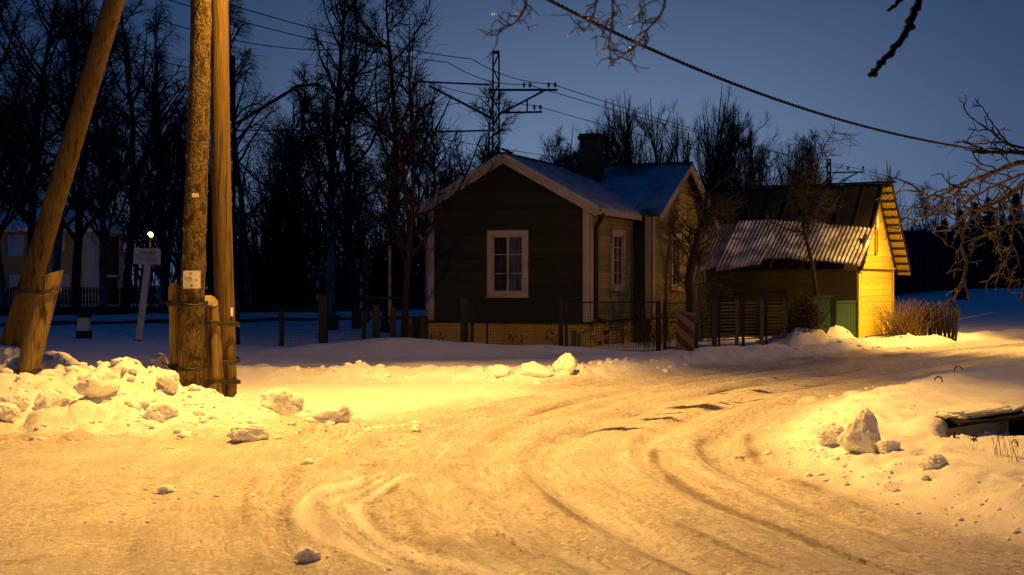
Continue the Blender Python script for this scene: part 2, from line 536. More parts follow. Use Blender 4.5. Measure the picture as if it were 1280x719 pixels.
def snow_nodes(m, road=False):
    t = m.node_tree
    n, L = t.nodes, t.links
    b = n["Principled BSDF"]
    geo = n.new("ShaderNodeNewGeometry")

    def nz(scale, detail=4, vec=None, rough=.55):
        q = n.new("ShaderNodeTexNoise")
        q.inputs['Scale'].default_value = scale
        q.inputs['Detail'].default_value = detail
        q.inputs['Roughness'].default_value = rough
        L.new(vec or geo.outputs['Position'], q.inputs['Vector'])
        return q.outputs[0]

    def mr(x, a, c, lo=0., hi=1.):
        q = n.new("ShaderNodeMapRange")
        q.interpolation_type = 'SMOOTHSTEP'
        q.inputs[1].default_value, q.inputs[2].default_value = a, c
        q.inputs[3].default_value, q.inputs[4].default_value = lo, hi
        L.new(x, q.inputs[0])
        return q.outputs[0]

    def mix(f, a, c):
        q = n.new("ShaderNodeMix")
        q.data_type = 'RGBA'
        if isinstance(f, float):
            q.inputs[0].default_value = f
        else:
            L.new(f, q.inputs[0])
        for k, x in ((6, a), (7, c)):
            if isinstance(x, tuple):
                q.inputs[k].default_value = (*x, 1)
            else:
                L.new(x, q.inputs[k])
        return q.outputs[2]

    def math_(op, a, c):
        q = n.new("ShaderNodeMath")
        q.operation = op
        for i, x in enumerate((a, c)):
            if isinstance(x, (int, float)):
                q.inputs[i].default_value = x
            else:
                L.new(x, q.inputs[i])
        return q.outputs[0]
    snow = mix(mr(nz(1.6, 6), .35, .65), (.76, .76, .77), (.86, .86, .87))
    rough = 0.7
    h = math_('ADD', math_('MULTIPLY', nz(7, 6, None, .6), .030), math_('MULTIPLY', nz(70, 4, None, .65), .010))
    if road:
        ra = n.new("ShaderNodeAttribute")
        ra.attribute_name = "road"
        ba = n.new("ShaderNodeAttribute")
        ba.attribute_name = "bare"
        ic = n.new("ShaderNodeAttribute")
        ic.attribute_name = "ice"
        rd, br, ice = ra.outputs['Fac'], ba.outputs['Fac'], ic.outputs['Fac']
        aa = n.new("ShaderNodeAttribute")
        aa.attribute_name = "across"
        al = n.new("ShaderNodeAttribute")
        al.attribute_name = "along"
        cv = n.new("ShaderNodeCombineXYZ")
        L.new(aa.outputs['Fac'], cv.inputs[0])
        L.new(math_('MULTIPLY', al.outputs['Fac'], .13), cv.inputs[1])
        streak = nz(4.5, 9, cv.outputs[0], .66)
        fstreak = nz(21, 6, cv.outputs[0], .72)
        n1 = nz(1.3, 8, None, .65)
        n2 = nz(16, 7, None, .7)
        cv2 = n.new("ShaderNodeCombineXYZ")
        L.new(aa.outputs['Fac'], cv2.inputs[0])
        L.new(math_('MULTIPLY', al.outputs['Fac'], .045), cv2.inputs[1])
        line = nz(11, 5, cv2.outputs[0], .6)
        lmask = mr(aa.outputs['Fac'], 4.4, 5.8, 1., .12)
        rc = mix(mr(math_('ADD', math_('MULTIPLY', streak, .5), math_('MULTIPLY', n1, .5)), .38, .62), (.50, .45, .39), (.70, .66, .605))
        rc = mix(math_('MULTIPLY', lmask, mr(line, .56, .64, 0., .5)), rc, (.38, .33, .27))
        rc = mix(math_('MULTIPLY', lmask, mr(line, .44, .36, 0., .5)), rc, (.86, .84, .81))
        rc = mix(math_('MULTIPLY', mr(n2, .47, .66, 0., .75), mr(nz(1.7, 4), .40, .60, .15, 1.)), rc, (.27, .225, .175))
        rc = mix(math_('MULTIPLY', mr(nz(24, 5, None, .75), .53, .575), mr(nz(2.6, 5, None, .6), .40, .60, .25, .95)), rc, (.17, .135, .10))
        rc = mix(math_('MULTIPLY', mr(nz(21, 5, None, .75), .545, .585), mr(nz(2.1, 5, None, .6), .62, .42, .25, 1.)), rc, (.94, .93, .91))  # ice sparkle painted in as near-white specks
        rc = mix(math_('MULTIPLY', lmask, mr(fstreak, .51, .62, 0., .6)), rc, (.28, .235, .185))
        rc = mix(math_('MULTIPLY', lmask, mr(nz(42, 4, cv.outputs[0], .7), .55, .64, 0., .55)), rc, (.25, .21, .165))
        # crossways scuffs where traffic turns in the side of the junction
        cv3 = n.new("ShaderNodeCombineXYZ")
        L.new(math_('MULTIPLY', aa.outputs['Fac'], .55), cv3.inputs[0])
        L.new(math_('MULTIPLY', al.outputs['Fac'], 1.5), cv3.inputs[1])
        scuff = nz(6, 8, cv3.outputs[0], .72)
        rc = mix(math_('MULTIPLY', math_('SUBTRACT', 1.0, lmask), mr(scuff, .53, .64, 0., .75)), rc, (.26, .215, .165))
        gr = nz(115, 3, None, .8)
        rc = mix(mr(gr, .54, .66, 0., .55), rc, (.22, .18, .14))
        rc = mix(mr(gr, .46, .36, 0., .55), rc, (.92, .91, .89))  # finer pale grains, also painted sparkle
        lu = n.new("ShaderNodeAttribute")
        lu.attribute_name = "lum"
        lum = lu.outputs['Fac']
        brk = math_('SUBTRACT', nz(11, 7, None, .75), .5)
        tread = n.new("ShaderNodeMath")
        tread.operation = 'SINE'
        L.new(math_('ADD', math_('MULTIPLY', al.outputs['Fac'], 92.0), math_('MULTIPLY', nz(4, 5, None, .7), 24.0)), tread.inputs[0])
        lum = math_('ADD', lum, math_('MULTIPLY', math_('MULTIPLY', tread.outputs[0], .5), mr(lum, .3, .9)))
        lum = math_('ADD', lum, math_('MULTIPLY', math_('MULTIPLY', brk, 1.6), mr(math_('ABSOLUTE', lum, 0.0), .05, .4)))
        rc = mix(mr(lum, .12, .85), rc, (.93, .92, .90))
        rc = mix(mr(lum, -.12, -.75, 0., .9), rc, (.16, .13, .10))
        # grey grit mixed into the packed snow
        c = mix(rd, snow, rc)
        sm = n.new("ShaderNodeTexNoise")
        sm.inputs['Scale'].default_value = 5.5
        sm.inputs['Detail'].default_value = 8
        sm.inputs['Roughness'].default_value = .7
        L.new(geo.outputs['Position'], sm.inputs['Vector'])
        bm_ = mr(math_('ADD', br, math_('ADD', math_('MULTIPLY', math_('SUBTRACT', sm.outputs[0], .5), 1.5), math_('ADD', math_('MULTIPLY', math_('SUBTRACT', fstreak, .5), .9), math_('MULTIPLY', math_('SUBTRACT', nz(48, 5, None, .8), .5), 1.1)))), .47, .74)
        c = mix(bm_, c, (.045, .040, .036))
        L.new(c, b.inputs['Base Color'])
        rg = mr(rd, 0., 1., .72, .40)
        rg = math_('SUBTRACT', rg, math_('ADD', math_('MULTIPLY', ice, .16), math_('MULTIPLY', mr(lum, .2, .8), .14)))
        rg = math_('ADD', rg, math_('MULTIPLY', math_('SUBTRACT', n2, .5), .25))
        rg = math_('SUBTRACT', rg, math_('MULTIPLY', bm_, .12))
        L.new(math_('MAXIMUM', rg, .16), b.inputs['Roughness'])
        L.new(mr(lum, .1, .8, .5, 1.), b.inputs['Specular IOR Level'])
        flat = mr(rd, .2, 1., 1., .30)
        h = math_('ADD', math_('MULTIPLY', h, flat), math_('MULTIPLY', rd, math_('ADD', math_('ADD', math_('MULTIPLY', streak, .010), math_('MULTIPLY', line, .024)), math_('ADD', math_('MULTIPLY', nz(34, 6, None, .72), .016), math_('MULTIPLY', nz(60, 4, None, .7), math_('ADD', math_('MULTIPLY', ice, .020), .014))))))
    else:
        L.new(snow, b.inputs['Base Color'])
        b.inputs['Roughness'].default_value = rough
    if not road:
        b.inputs['Specular IOR Level'].default_value = .5
    bp = n.new("ShaderNodeBump")
    bp.inputs['Strength'].default_value = .85
    bp.inputs['Distance'].default_value = 1.0
    L.new(h, bp.inputs['Height'])
    L.new(bp.outputs[0], b.inputs['Normal'])


M_ground, _t, _b = mat_new("snow_and_ice")
snow_nodes(M_ground, True)
M_snow, _t, _b = mat_new("snow")
snow_nodes(M_snow, False)
_b.inputs['Subsurface Weight'].default_value = .6
_b.inputs['Subsurface Radius'].default_value = (.06, .05, .04)
_b.inputs['Subsurface Scale'].default_value = 1.0

# ------------------------------------------------------------------ ground
EDGE = spline([(14, -6), (9.5, 1), (6.0, 4.4), (4.1, 6.8), (3.2, 8.7), (2.55, 11.6), (2.55, 13.5), (3.0, 15.6), (4.5, 19.6), (7.5, 24.7), (12.2, 32), (17.5, 39), (25, 49), (42, 70), (80, 110)], 9)
BANK = spline([(-16, 18.8), (-11, 18.5), (-8, 18.3), (-6.2, 18.0), (-5.3, 17.7), (-4.5, 17.3), (-3.9, 16.7), (-3.0, 16.2)], 8)
BERM = spline([(-5.2, 24.6), (-3.4, 24.4), (-1.8, 24.2), (-0.3, 24.2), (0.8, 24.3), (2.2, 26.6), (4.0, 29.4), (6.5, 32.6), (9.4, 36.6), (12.4, 40.6), (17, 46)], 8)
ARC = spline([(-.1, 6.9), (-.55, 7.75), (-1.02, 8.6), (-1.36, 9.5), (-1.53, 10.3), (-1.50, 10.9), (-1.36, 11.5), (-1.1, 12.4), (-.7, 13.2)], 9)
TRACK = spline([(-70, 30), (-44, 37), (-26, 45.5), (-13.5, 54.5), (-6, 61), (3, 71), (22, 105), (44, 152), (90, 260)], 8)


def axis(c0, c1, step, lo, hi, g_lo, g_hi):
    a = list(np.arange(c0, c1, step))
    s, x = step, a[0]
    left = []
    while x > lo:
        s *= g_lo
        x -= s
        left.append(x)
    s, x = step, a[-1]
    right = []
    while x < hi:
        s *= g_hi
        x += s
        right.append(x)
    return np.array(left[::-1] + a + right)


XS = axis(-5.6, 4.6, .05, -900, 900, 1.035, 1.03)
YS = axis(7.2, 19.5, .05, -120, 1600, 1.09, 1.022)


def height(x, y):
    x, y = np.asarray(x, float), np.asarray(y, float)
    near = np.exp(-(np.maximum(np.hypot(x, y - 18) - 30, 0) / 25) ** 2)
    d, s = pdist(x, y, EDGE)
    bd, bs = pdist(x, y, BANK)
    md, ms = pdist(x, y, BERM)
    z = .03 * fbm(x * .35, y * .35, 3, 1) * near + 0
    fine = fbm(x * 2.3, y * 2.3, 3, 4)
    # right bank, the inside of the bend
    rise = sst(-.15, 1.5, d)
    z += rise * (.15 + .08 * fbm(x * .45, y * .45, 3, 6)) * (1 - .35 * sst(20, 30, y))
    z += .12 * np.exp(-((d - .75) / .5) ** 2) * (.5 + .8 * np.abs(fbm(x * 1.7, y * 1.7, 4, 9)) + .6 * (.5 - np.abs(pn(x * 4.1, y * 4.1, 84)) - .6 * np.abs(pn(x * 8.7, y * 8.7, 85))))
    z += rise * .022 * (.4 - np.abs(pn(x * 3.2, y * 3.2, 86)) - .5 * np.abs(pn(x * 7.1, y * 7.1, 87))) * sst(34, 20, y)
    # left bank of shovelled snow round the poles
    w = np.exp(-(bd / (1.0 + .25 * pn(x * .8, y * .8, 3))) ** 2) * sst(-3.3, -4.4, x)
    crum = .5 - np.abs(pn(x * 2.6, y * 2.6, 81)) * 1.2 + .6 * (.4 - np.abs(pn(x * 5.3, y * 5.3, 82))) + .45 * (.4 - np.abs(pn(x * 10.1, y * 10.1, 83)))
    z += .26 * np.exp(-((y - 16.3) / .65) ** 2) * sst(-2.2, -3.6, x) * (1 + .5 * fbm(x * 1.3, y * 1.3, 3, 13) + .5 * crum)
    z += w * (.22 + .24 * sst(-4.5, -5.6, x) + .20 * sst(-5.1, -5.8, x) + .11 * fbm(x * 1.1, y * 1.1, 4, 12) + .15 * crum)
    front = np.exp(-((y - 15.2) / .8) ** 2) * sst(-.6, -2.6, x)
    z += front * .10 * (.4 + np.abs(fbm(x * 1.9, y * 1.9, 4, 14)) + .8 * (.4 - np.abs(pn(x * 6.1, y * 6.1, 88))))
    # plough berm on the far side of the road
    wb = np.exp(-(md / .6) ** 2)
    z += wb * (.13 + .15 * np.abs(fbm(x * 1.2, y * 1.2, 4, 16)) + .10 * (.4 - np.abs(pn(x * 3.6, y * 3.6, 89)) - .6 * np.abs(pn(x * 7.9, y * 7.9, 90))))
    # snow lying thicker beyond the berm
    yard = sst(0, 2.2, -md) * sst(19, 24, y)
    z += yard * (.12 + .06 * fbm(x * .6, y * .6, 3, 18))
    z += .34 * np.exp(-(((x + 2.7) / 2.0) ** 2 + ((y - 30.4) / .7) ** 2))
    z += .16 * np.exp(-(((x - .5) / 1.6) ** 2 + ((y - 30.2) / .6) ** 2))
    z += .28 * np.exp(-(((x - 7.2) / .9) ** 2 + ((y - 35.2) / .5) ** 2)) + .24 * np.exp(-(((x - 8.2) / .7) ** 2 + ((y - 36.4) / .5) ** 2))
    # drift heaped over the culvert, and its mouth
    z += .17 * np.exp(-(((x - 4.45) / .8) ** 2 + ((y - 13.55) / .50) ** 2))
    cav = sst(.46, .36, np.abs(x - 4.36)) * sst(12.90, 13.0, y) * sst(13.62, 13.5, y)
    z -= .26 * cav
    # far rise on the right, the railway bed
    z += 1.15 * sst(48, 95, y) * sst(6, 26, x)
    z += .25 * sst(55, 70, y) * np.sin(x * .23) * np.sin(y * .17) * sst(10, 24, x) * (1 - sst(100, 160, y))
    onroad = sst(.4, -.4, d) * sst(.0, .8, md) * (1 - np.exp(-(bd / 1.6) ** 2))
    z += fine * (.016 - .0125 * onroad)
    td, ts = pdist(x, y, TRACK)
    z += .45 * (1 - sst(2.2, 4.4, np.abs(td)))
    # ruts worn by wheels round the bend
    rd = sst(.25, -.3, d)
    u = -d + .10 * pn(s * .22, s * 0 + .5, 21)
    k = sst(0, .2, -d)
    for c, dep, wd in ((.55, .05, .16), (1.25, .035, .12), (2.15, .065, .17), (2.75, .045, .13), (3.25, .03, .10), (3.75, .05, .18), (4.35, .045, .14), (5.4, .03, .2)):
        z -= k * dep * np.exp(-((u - c) / wd) ** 2) * (.5 + .8 * sst(-.3, .3, pn(s * .5, s * 0 + c, 23)))
        z += k * dep * .5 * np.exp(-((u - c - wd * 1.9) / (wd * .7)) ** 2)
    # tread bars pressed across the two outer tracks
    tr = np.exp(-((u - 3.75) / .22) ** 2) + np.exp(-((u - 4.4) / .16) ** 2)
    z += k * .010 * tr * np.sin(s * 52 + 6 * pn(s, u * 2, 5)) * sst(20, 12, y)
    return z


GXX, GYY = np.meshgrid(XS, YS, indexing='xy')
GZ = height(GXX, GYY)


def lump(cx, cy, r, hgt, flat=1.0):
    """A rounded clump of snow raised out of the sheet."""
    i0, i1 = np.searchsorted(XS, (cx - r, cx + r))
    j0, j1 = np.searchsorted(YS, (cy - r, cy + r))
    if i1 <= i0 or j1 <= j0:
        return
    gx, gy = GXX[j0:j1, i0:i1], GYY[j0:j1, i0:i1]
    q = ((gx - cx) ** 2 + ((gy - cy) * flat) ** 2) / (r * r)
    q = q * (1 + .5 * pn(gx / r * 1.3, gy / r * 1.3, int(cx * 91) % 60))
    h0 = float(np.median(GZ[j0:j1, i0:i1]))
    top = h0 + hgt * np.clip(1 - q, 0, 1) ** .6 - .025
    GZ[j0:j1, i0:i1] = np.where(q < 1, np.maximum(GZ[j0:j1, i0:i1], top), GZ[j0:j1, i0:i1])


rg = np.random.RandomState(11)


def along(line, n, spread, lo=0.0, hi=1.0):
    t = rg.uniform(lo, hi, n) * (len(line) - 1.001)
    i = t.astype(int)
    p = line[i] + (line[i + 1] - line[i]) * (t - i)[:, None]
    return p + rg.normal(0, 1, (n, 2)) * np.array(spread)


for p in along(BANK, 420, (.5, .75), .3, 1.0):
    p[1] -= .75
    if p[0] > -3.4 + .5 * rg.rand() or (abs(p[0] + 3.75) < .3 and 16 < p[1] < 16.9):
        continue
    r = rg.choice((.06, .10, .15, .20, .26), p=(.34, .30, .2, .11, .05))
    lump(p[0], p[1] - .4, r, r * rg.uniform(.4, .75) * (.6 if p[0] > -4.3 else 1))
for p in zip(-6.5 + 5 * rg.rand(230) ** 1.4, rg.normal(15.5, .38, 230)):
    r = rg.choice((.05, .08, .12, .17), p=(.4, .3, .2, .1))
    lump(p[0], p[1], r, r * rg.uniform(.4, .7))
for p in along(BERM, 260, (.35, .35), .05, .9):
    r = rg.choice((.06, .1, .15, .2), p=(.4, .3, .2, .1))
    lump(p[0], p[1], r, r * rg.uniform(.35, .6))
sel = EDGE[(EDGE[:, 1] > 7) & (EDGE[:, 1] < 36)]
for p in along(sel, 420, (.3, .3)):
    r = rg.choice((.05, .08, .12, .17), p=(.42, .3, .2, .08))
    lump(p[0] + .45, p[1], r, r * rg.uniform(.3, .6))
for x, y, n in ((7.2, 35.2, 60), (8.2, 36.4, 50), (5.6, 33.3, 30)):
    for k in range(n):
        r = rg.choice((.08, .14, .2))
        lump(x + rg.normal(0, .55), y + rg.normal(0, .3), r, r * .5)


for a_ in ((3.80, 13.2, .20, .07), (3.98, 12.98, .13, .05), (3.92, 13.45, .22, .12), (3.66, 13.0, .1, .04), (4.3, 12.86, .12, .04), (4.62, 12.84, .14, .05)):
    lump(*a_)


def gz(x, y):
    """Height of the built ground at a point."""
    i = int(np.clip(np.searchsorted(XS, x), 1, len(XS) - 1))
    j = int(np.clip(np.searchsorted(YS, y), 1, len(YS) - 1))
    tx = (x - XS[i - 1]) / (XS[i] - XS[i - 1])
    ty = (y - YS[j - 1]) / (YS[j] - YS[j - 1])
    a = GZ[j - 1, i - 1] * (1 - tx) + GZ[j - 1, i] * tx
    b = GZ[j, i - 1] * (1 - tx) + GZ[j, i] * tx
    return float(a * (1 - ty) + b * ty)


def make_ground():
    ny, nx = GXX.shape
    V = np.stack([GXX, GYY, GZ], -1).reshape(-1, 3)
    idx = np.arange(ny * nx).reshape(ny, nx)
    q = np.stack([idx[:-1, :-1], idx[:-1, 1:], idx[1:, 1:], idx[1:, :-1]], -1).reshape(-1, 4)
    me = mk_mesh("snowy_ground", V, q, None, M_ground, True)
    x, y = GXX.ravel(), GYY.ravel()
    d, s = pdist(x, y, EDGE)
    md, ms = pdist(x, y, BERM)
    wob = .5 * fbm(x * .8, y * .8, 4, 31)
    # the packed road: left of the inner edge, this side of the berm and of the bank
    rd = sst(.35, -.35, d + wob * .4)
    far = np.minimum(md - .6, 99)
    rd *= sst(-.2, .7, far + wob) * np.where(y > 22, 1, 1)
    loose = sst(.9, -.9, (x - (.2 - .55 * np.maximum(20.5 - y, 0))) + wob * 1.2) * sst(14.2, 15.3, y + wob)
    rd *= 1 - .9 * loose
    u = -d + .10 * pn(s * .22, s * 0 + .5, 21)
    bare = np.zeros_like(x)

    def streak(c, wd, y0, y1, amp, sc=.9, seed=0):
        along_ = sst(y0 - .8, y0 + .4, y) * sst(y1 + .8, y1 - .4, y)
        return amp * np.exp(-((u - c) / wd) ** 2) * along_ * sst(-.25, .35, pn(s * sc, u * 1.2, 40 + seed))
    bare = np.maximum.reduce([
        streak(2.1, .17, 15.2, 24, .95, .8, 0), streak(2.3, .07, 7.4, 11, .72, .7, 1), streak(.35, .12, 12.6, 15.4, .62, 1.2, 2),
        streak(3.05, .06, 7.4, 10.5, .69, .7, 3), streak(1.2, .06, 7.2, 13, .69, .6, 4), streak(1.55, .04, 7.2, 11, .64, .5, 8), streak(2.7, .04, 8, 12, .64, .6, 9), streak(.75, .05, 8, 13, .64, .6, 10), streak(1.0, .15, 19, 27, .66, .7, 5),
        streak(3.2, .20, 20, 28, .60, .7, 6), streak(1.85, .06, 7.4, 10.4, .70, .7, 7)])
    for cx, cy, rx, ry, a in ((1.10, 15.62, .40, .20, 1.2), (1.75, 16.7, .30, .26, 1.05), (2.42, 18.5, .5, .40, 1.15), (3.25, 19.6, .30, .14, 1.0), (3.8, 21.0, .5, .22, 1.0), (4.9, 22.6, .6, .25, .85), (1.95, 17.5, .3, .12, .8), (2.9, 19.2, .3, .1, .8), (3.0, 20.6, .5, .14, .75), (4.3, 21.6, .4, .16, .85), (5.5, 24.6, .7, .3, .8), (6.2, 26.5, .8, .3, .75), (4.4, 24.4, .6, .2, .7)):
        bare = np.maximum(bare, a * np.exp(-(((x - cx) - .45 * (y - cy)) / rx) ** 2 - ((y - cy) / ry) ** 2))
    # worn grey patches at the bottom corner of the junction
    bare = np.maximum(bare, .60 * sst(-1.2, -2.6, x) * sst(10.2, 8.4, y) * sst(-.1, .5, fbm(x * 1.3, y * 2.2, 3, 51)))
    # a shallow melt strip where the road runs towards the shed
    bare = np.maximum(bare, .54 * sst(23, 27, y) * sst(36, 31, y) * rd * sst(-.2, .4, fbm(x * .5, y * .5, 3, 53)))
    ice = sst(13.6, 12.2, y) * sst(6.9, 7.9, y) * (.55 + .45 * sst(-.3, .2, pn(s * 1.1, u * 3, 61))) * (np.exp(-((u - 4.36) / .065) ** 2) + .6 * np.exp(-((u - 4.12) / .04) ** 2) + .9 * np.exp(-((u - 3.72) / .055) ** 2))
    ice = ice + .5 * np.exp(-((u - 3.4) / 1.3) ** 2) * sst(15.5, 11.5, y) * sst(-.25, .35, fbm(s * .9, u * 2.2, 4, 62))
    ice = np.clip(ice, 0, 1) * rd
    # pale pressed ridges (+) and dirty troughs (-) left by wheels round the bend
    lum = np.zeros_like(x)

    def band(c, wd, y0, y1, amp, sc, seed, drift=.06):
        uu = u + drift * pn(s * .5, s * 0 + seed * 3.3, 90 + seed)
        return amp * np.exp(-((uu - c) / wd) ** 2) * sst(y0 - .6, y0 + .5, y) * sst(y1 + .9, y1 - .6, y) * (.35 + .65 * sst(-.3, .25, pn(s * sc, u * 1.5, 60 + seed)))
    for c, wd, y0, y1, amp, sc in ((3.30, .10, 7.4, 11.0, .7, 1.2), (2.80, .12, 7.0, 11.5, .55, .9), (2.10, .10, 7.4, 12.5, .45, .7), (1.42, .08, 7.0, 13.5, .5, .6), (.95, .10, 8, 14, .4, .6), (.50, .08, 9, 15, .35, .6), (2.55, .06, 14, 22, .35, .5), (1.6, .1, 15, 24, .3, .5)):
        lum = lum + band(c, wd, y0, y1, amp, sc, int(c * 10) % 17)
    for c, wd, y0, y1, amp, sc in ((4.62, .05, 7, 12, .5, 1.1), (3.52, .06, 7, 12, .55, 1.0), (2.42, .07, 7, 11.5, .8, .8), (1.82, .05, 7, 12, .75, .7), (1.20, .06, 7, 14, .85, .6), (.72, .06, 8, 15, .6, .6), (.25, .07, 10, 15.5, .7, .9), (2.2, .14, 14.5, 24, .5, .5), (3.2, .2, 17, 28, .55, .5), (1.0, .15, 18, 30, .6, .5), (5.3, .10, 7, 13, .35, .7)):
        lum = lum - band(c, wd, y0, y1, amp, sc, int(c * 10) % 17 + 5)
    ad, as_ = pdist(x, y, ARC)
    fade = sst(0, .8, as_) * sst(5.9, 5.0, as_)
    for off, wd, amp in ((0, .050, 2.1), (.09, .022, 1.2), (.22, .03, 1.3), (.38, .050, 2.0), (-.10, .03, -.5), (.30, .03, -.45), (.50, .04, -.5)):  # packed tyre arcs, whitened further to paint lamp glare on them
        lum = lum + amp * np.exp(-((ad + .02 * pn(as_ * 1.3, as_ * 0 + off * 9, 97) - off) / wd) ** 2) * fade * (.6 + .4 * sst(-.3, .2, pn(as_ * 1.5, ad * 3, 98)))
    lum = lum * rd
    for nme, a in (("road", rd), ("bare", bare), ("ice", ice), ("lum", lum), ("across", -d + .06 * fbm(x * .7, y * .7, 3, 71)), ("along", s)):
        at = me.attributes.new(nme, 'FLOAT', 'POINT')
        at.data.foreach_set("value", a.astype(np.float32))
    o = link("snowy_ground", me)
    tag(o, kind='structure')


make_ground()

# ------------------------------------------------------------------ buildings: shared pieces
def clad(parent, mat, org, X, N, w, z0, z1, bh=.145, holes=(), gable=None, th=.024, gap=.006):
    """Lap boards on a wall: org is the lower left corner seen from outside, X runs along it, N points out of it."""
    X, N = Vector(X), Vector(N)
    z = z0
    while z < z1 - .02:
        h = min(bh, z1 - z)
        zm = z + h / 2
        lo, hi = 0.0, w
        if gable:
            at, az, ez, slope = gable
            if zm > ez:
                half = (az - zm) / slope
                lo, hi = max(0, at - half), min(w, at + half)
        segs = [(lo, hi)]
        for (h0, h1, a, b) in holes:
            if a < zm < b:
                segs = [y for (s0, s1) in segs for y in ((s0, min(s1, h0)), (max(s0, h1), s1))]
        for s0, s1 in segs:
            if s1 - s0 < .04:
                continue
            c = Vector(org) + X * ((s0 + s1) / 2) + N * .012
            c.z = zm
            tilt = .05 + random.uniform(-.02, .02)
            Z = (Vector((0, 0, 1)) - N * tilt).normalized()
            Y = Z.cross(X)
            piece("board", mat, parent, c, (s1 - s0 - .004, th, h - gap + random.uniform(-.002, .002)), X, Y, Z)
        z += h


def window(parent, c, X, N, w, h, cols, rows, trim, cw=.12, curtain=None, sill=True, mid=.05):
    """Framed window: c is the centre on the wall plane."""
    X, N, c = Vector(X), Vector(N), Vector(c)
    Zv = Vector((0, 0, 1))
    Y = -N
    f = MB()
    for sx in (-1, 1):
        f.box(c + X * sx * (w / 2 - cw / 2) + N * .045, (cw, .06, h), X, Y, Zv)
    f.box(c + Zv * (h / 2 - cw / 2) + N * .048, (w - 2 * cw, .06, cw), X, Y, Zv)
    f.box(c - Zv * (h / 2 - cw * .4) + N * .048, (w - 2 * cw, .06, cw * .8), X, Y, Zv)
    win = f.build("window", trim, parent)
    iw, ih = w - 2 * cw, h - cw * 1.8
    ic = c + Zv * (-cw * .1)
    s = MB()
    e = .04
    for sx in (-1, 1):
        s.box(ic + X * sx * (iw / 2 - e / 2) + N * .02, (e, .05, ih), X, Y, Zv)
    for sz in (-1, 1):
        s.box(ic + Zv * sz * (ih / 2 - e / 2) + N * .022, (iw - 2 * e, .05, e), X, Y, Zv)
    s.build("sash", trim, win)
    for k in range(1, cols):
        b = MB()
        b.box(ic + X * (-iw / 2 + iw * k / cols) + N * .024, (mid, .05, ih - 2 * e), X, Y, Zv)
        b.build("mullion", trim, win)
    for k in range(1, rows):
        for j in range(cols):
            b = MB()
            x0 = -iw / 2 + iw * j / cols
            b.box(ic + X * (x0 + iw / cols / 2) + Zv * (-ih / 2 + ih * k / rows) + N * .018, (iw / cols - mid, .03, .022), X, Y, Zv)
            b.build("glazing_bar", trim, win)
    for k in range(rows):
        for j in range(cols):
            piece("pane", M_glass, win, ic + X * (-iw / 2 + iw * (j + .5) / cols) + Zv * (-ih / 2 + ih * (k + .5) / rows) + N * .006, (iw / cols - .012, .004, ih / rows - .012), X, Y, Zv)
    if curtain:
        for j, mt in enumerate(curtain):
            if mt is None:
                continue
            xs = np.linspace(-iw / 2 + iw * j / len(curtain) + .01, -iw / 2 + iw * (j + 1) / len(curtain) - .01, 40)
            dep = -.055 + .016 * np.sin(xs * 55) + .006 * np.sin(xs * 131)
            top, bot = [], []
            for x_, d_ in zip(xs, dep):
                p = ic + X * float(x_) + N * float(d_)
                top.append(p + Zv * ih * .5)
                bot.append(p - Zv * ih * .48)
            V = np.array([list(p) for p in top + bot])
            q = [(i, i + 1, 41 + i, 40 + i) for i in range(39)]
            MB().add(V, q).build("curtain", mt, win, True)
    if sill:
        b = MB()
        b.box(c - Zv * (h / 2 + .012) + N * .07, (w + .05, .12, .03), X, Y, Zv)
        b.build("sill", trim, win)
    return win


def sheet_slope(parent, mat, a0, a1, ridge_pt, eave_pt, n, nm="roof_sheet", seam=True, droop=None):
    """Metal sheets side by side from ridge to eave: a0, a1 are offsets along the ridge, the points are functions of it."""
    for k in range(n):
        u0, u1 = a0 + (a1 - a0) * k / n, a0 + (a1 - a0) * (k + 1) / n
        r0, r1, e0, e1 = ridge_pt(u0), ridge_pt(u1), eave_pt(u0), eave_pt(u1)
        nrm = (r1 - r0).cross(e0 - r0).normalized()
        if nrm.z < 0:
            nrm = -nrm
        lift = nrm * (.004 * (k % 2))
        top = [r0 + lift, r1 + lift, e1 + lift, e0 + lift]
        m = MB()
        V = [p for p in top] + [p - nrm * .03 for p in top]
        m.add([list(p) for p in V], [(0, 1, 2, 3), (7, 6, 5, 4), (0, 4, 5, 1), (1, 5, 6, 2), (2, 6, 7, 3), (3, 7, 4, 0)])
        if seam:
            m.bar(r0 + nrm * .022, e0 + nrm * .022, .022, .04)
        o = m.build(nm, mat, parent)


# ------------------------------------------------------------------ the house
U = Vector((.93, -.368, 0)).normalized()
Vd = Vector((.368, .93, 0)).normalized()
A0 = Vector((1.80, 33.0, 0))
Zu = Vector((0, 0, 1))


def H(a, b, z):
    return A0 + U * a + Vd * b + Zu * z


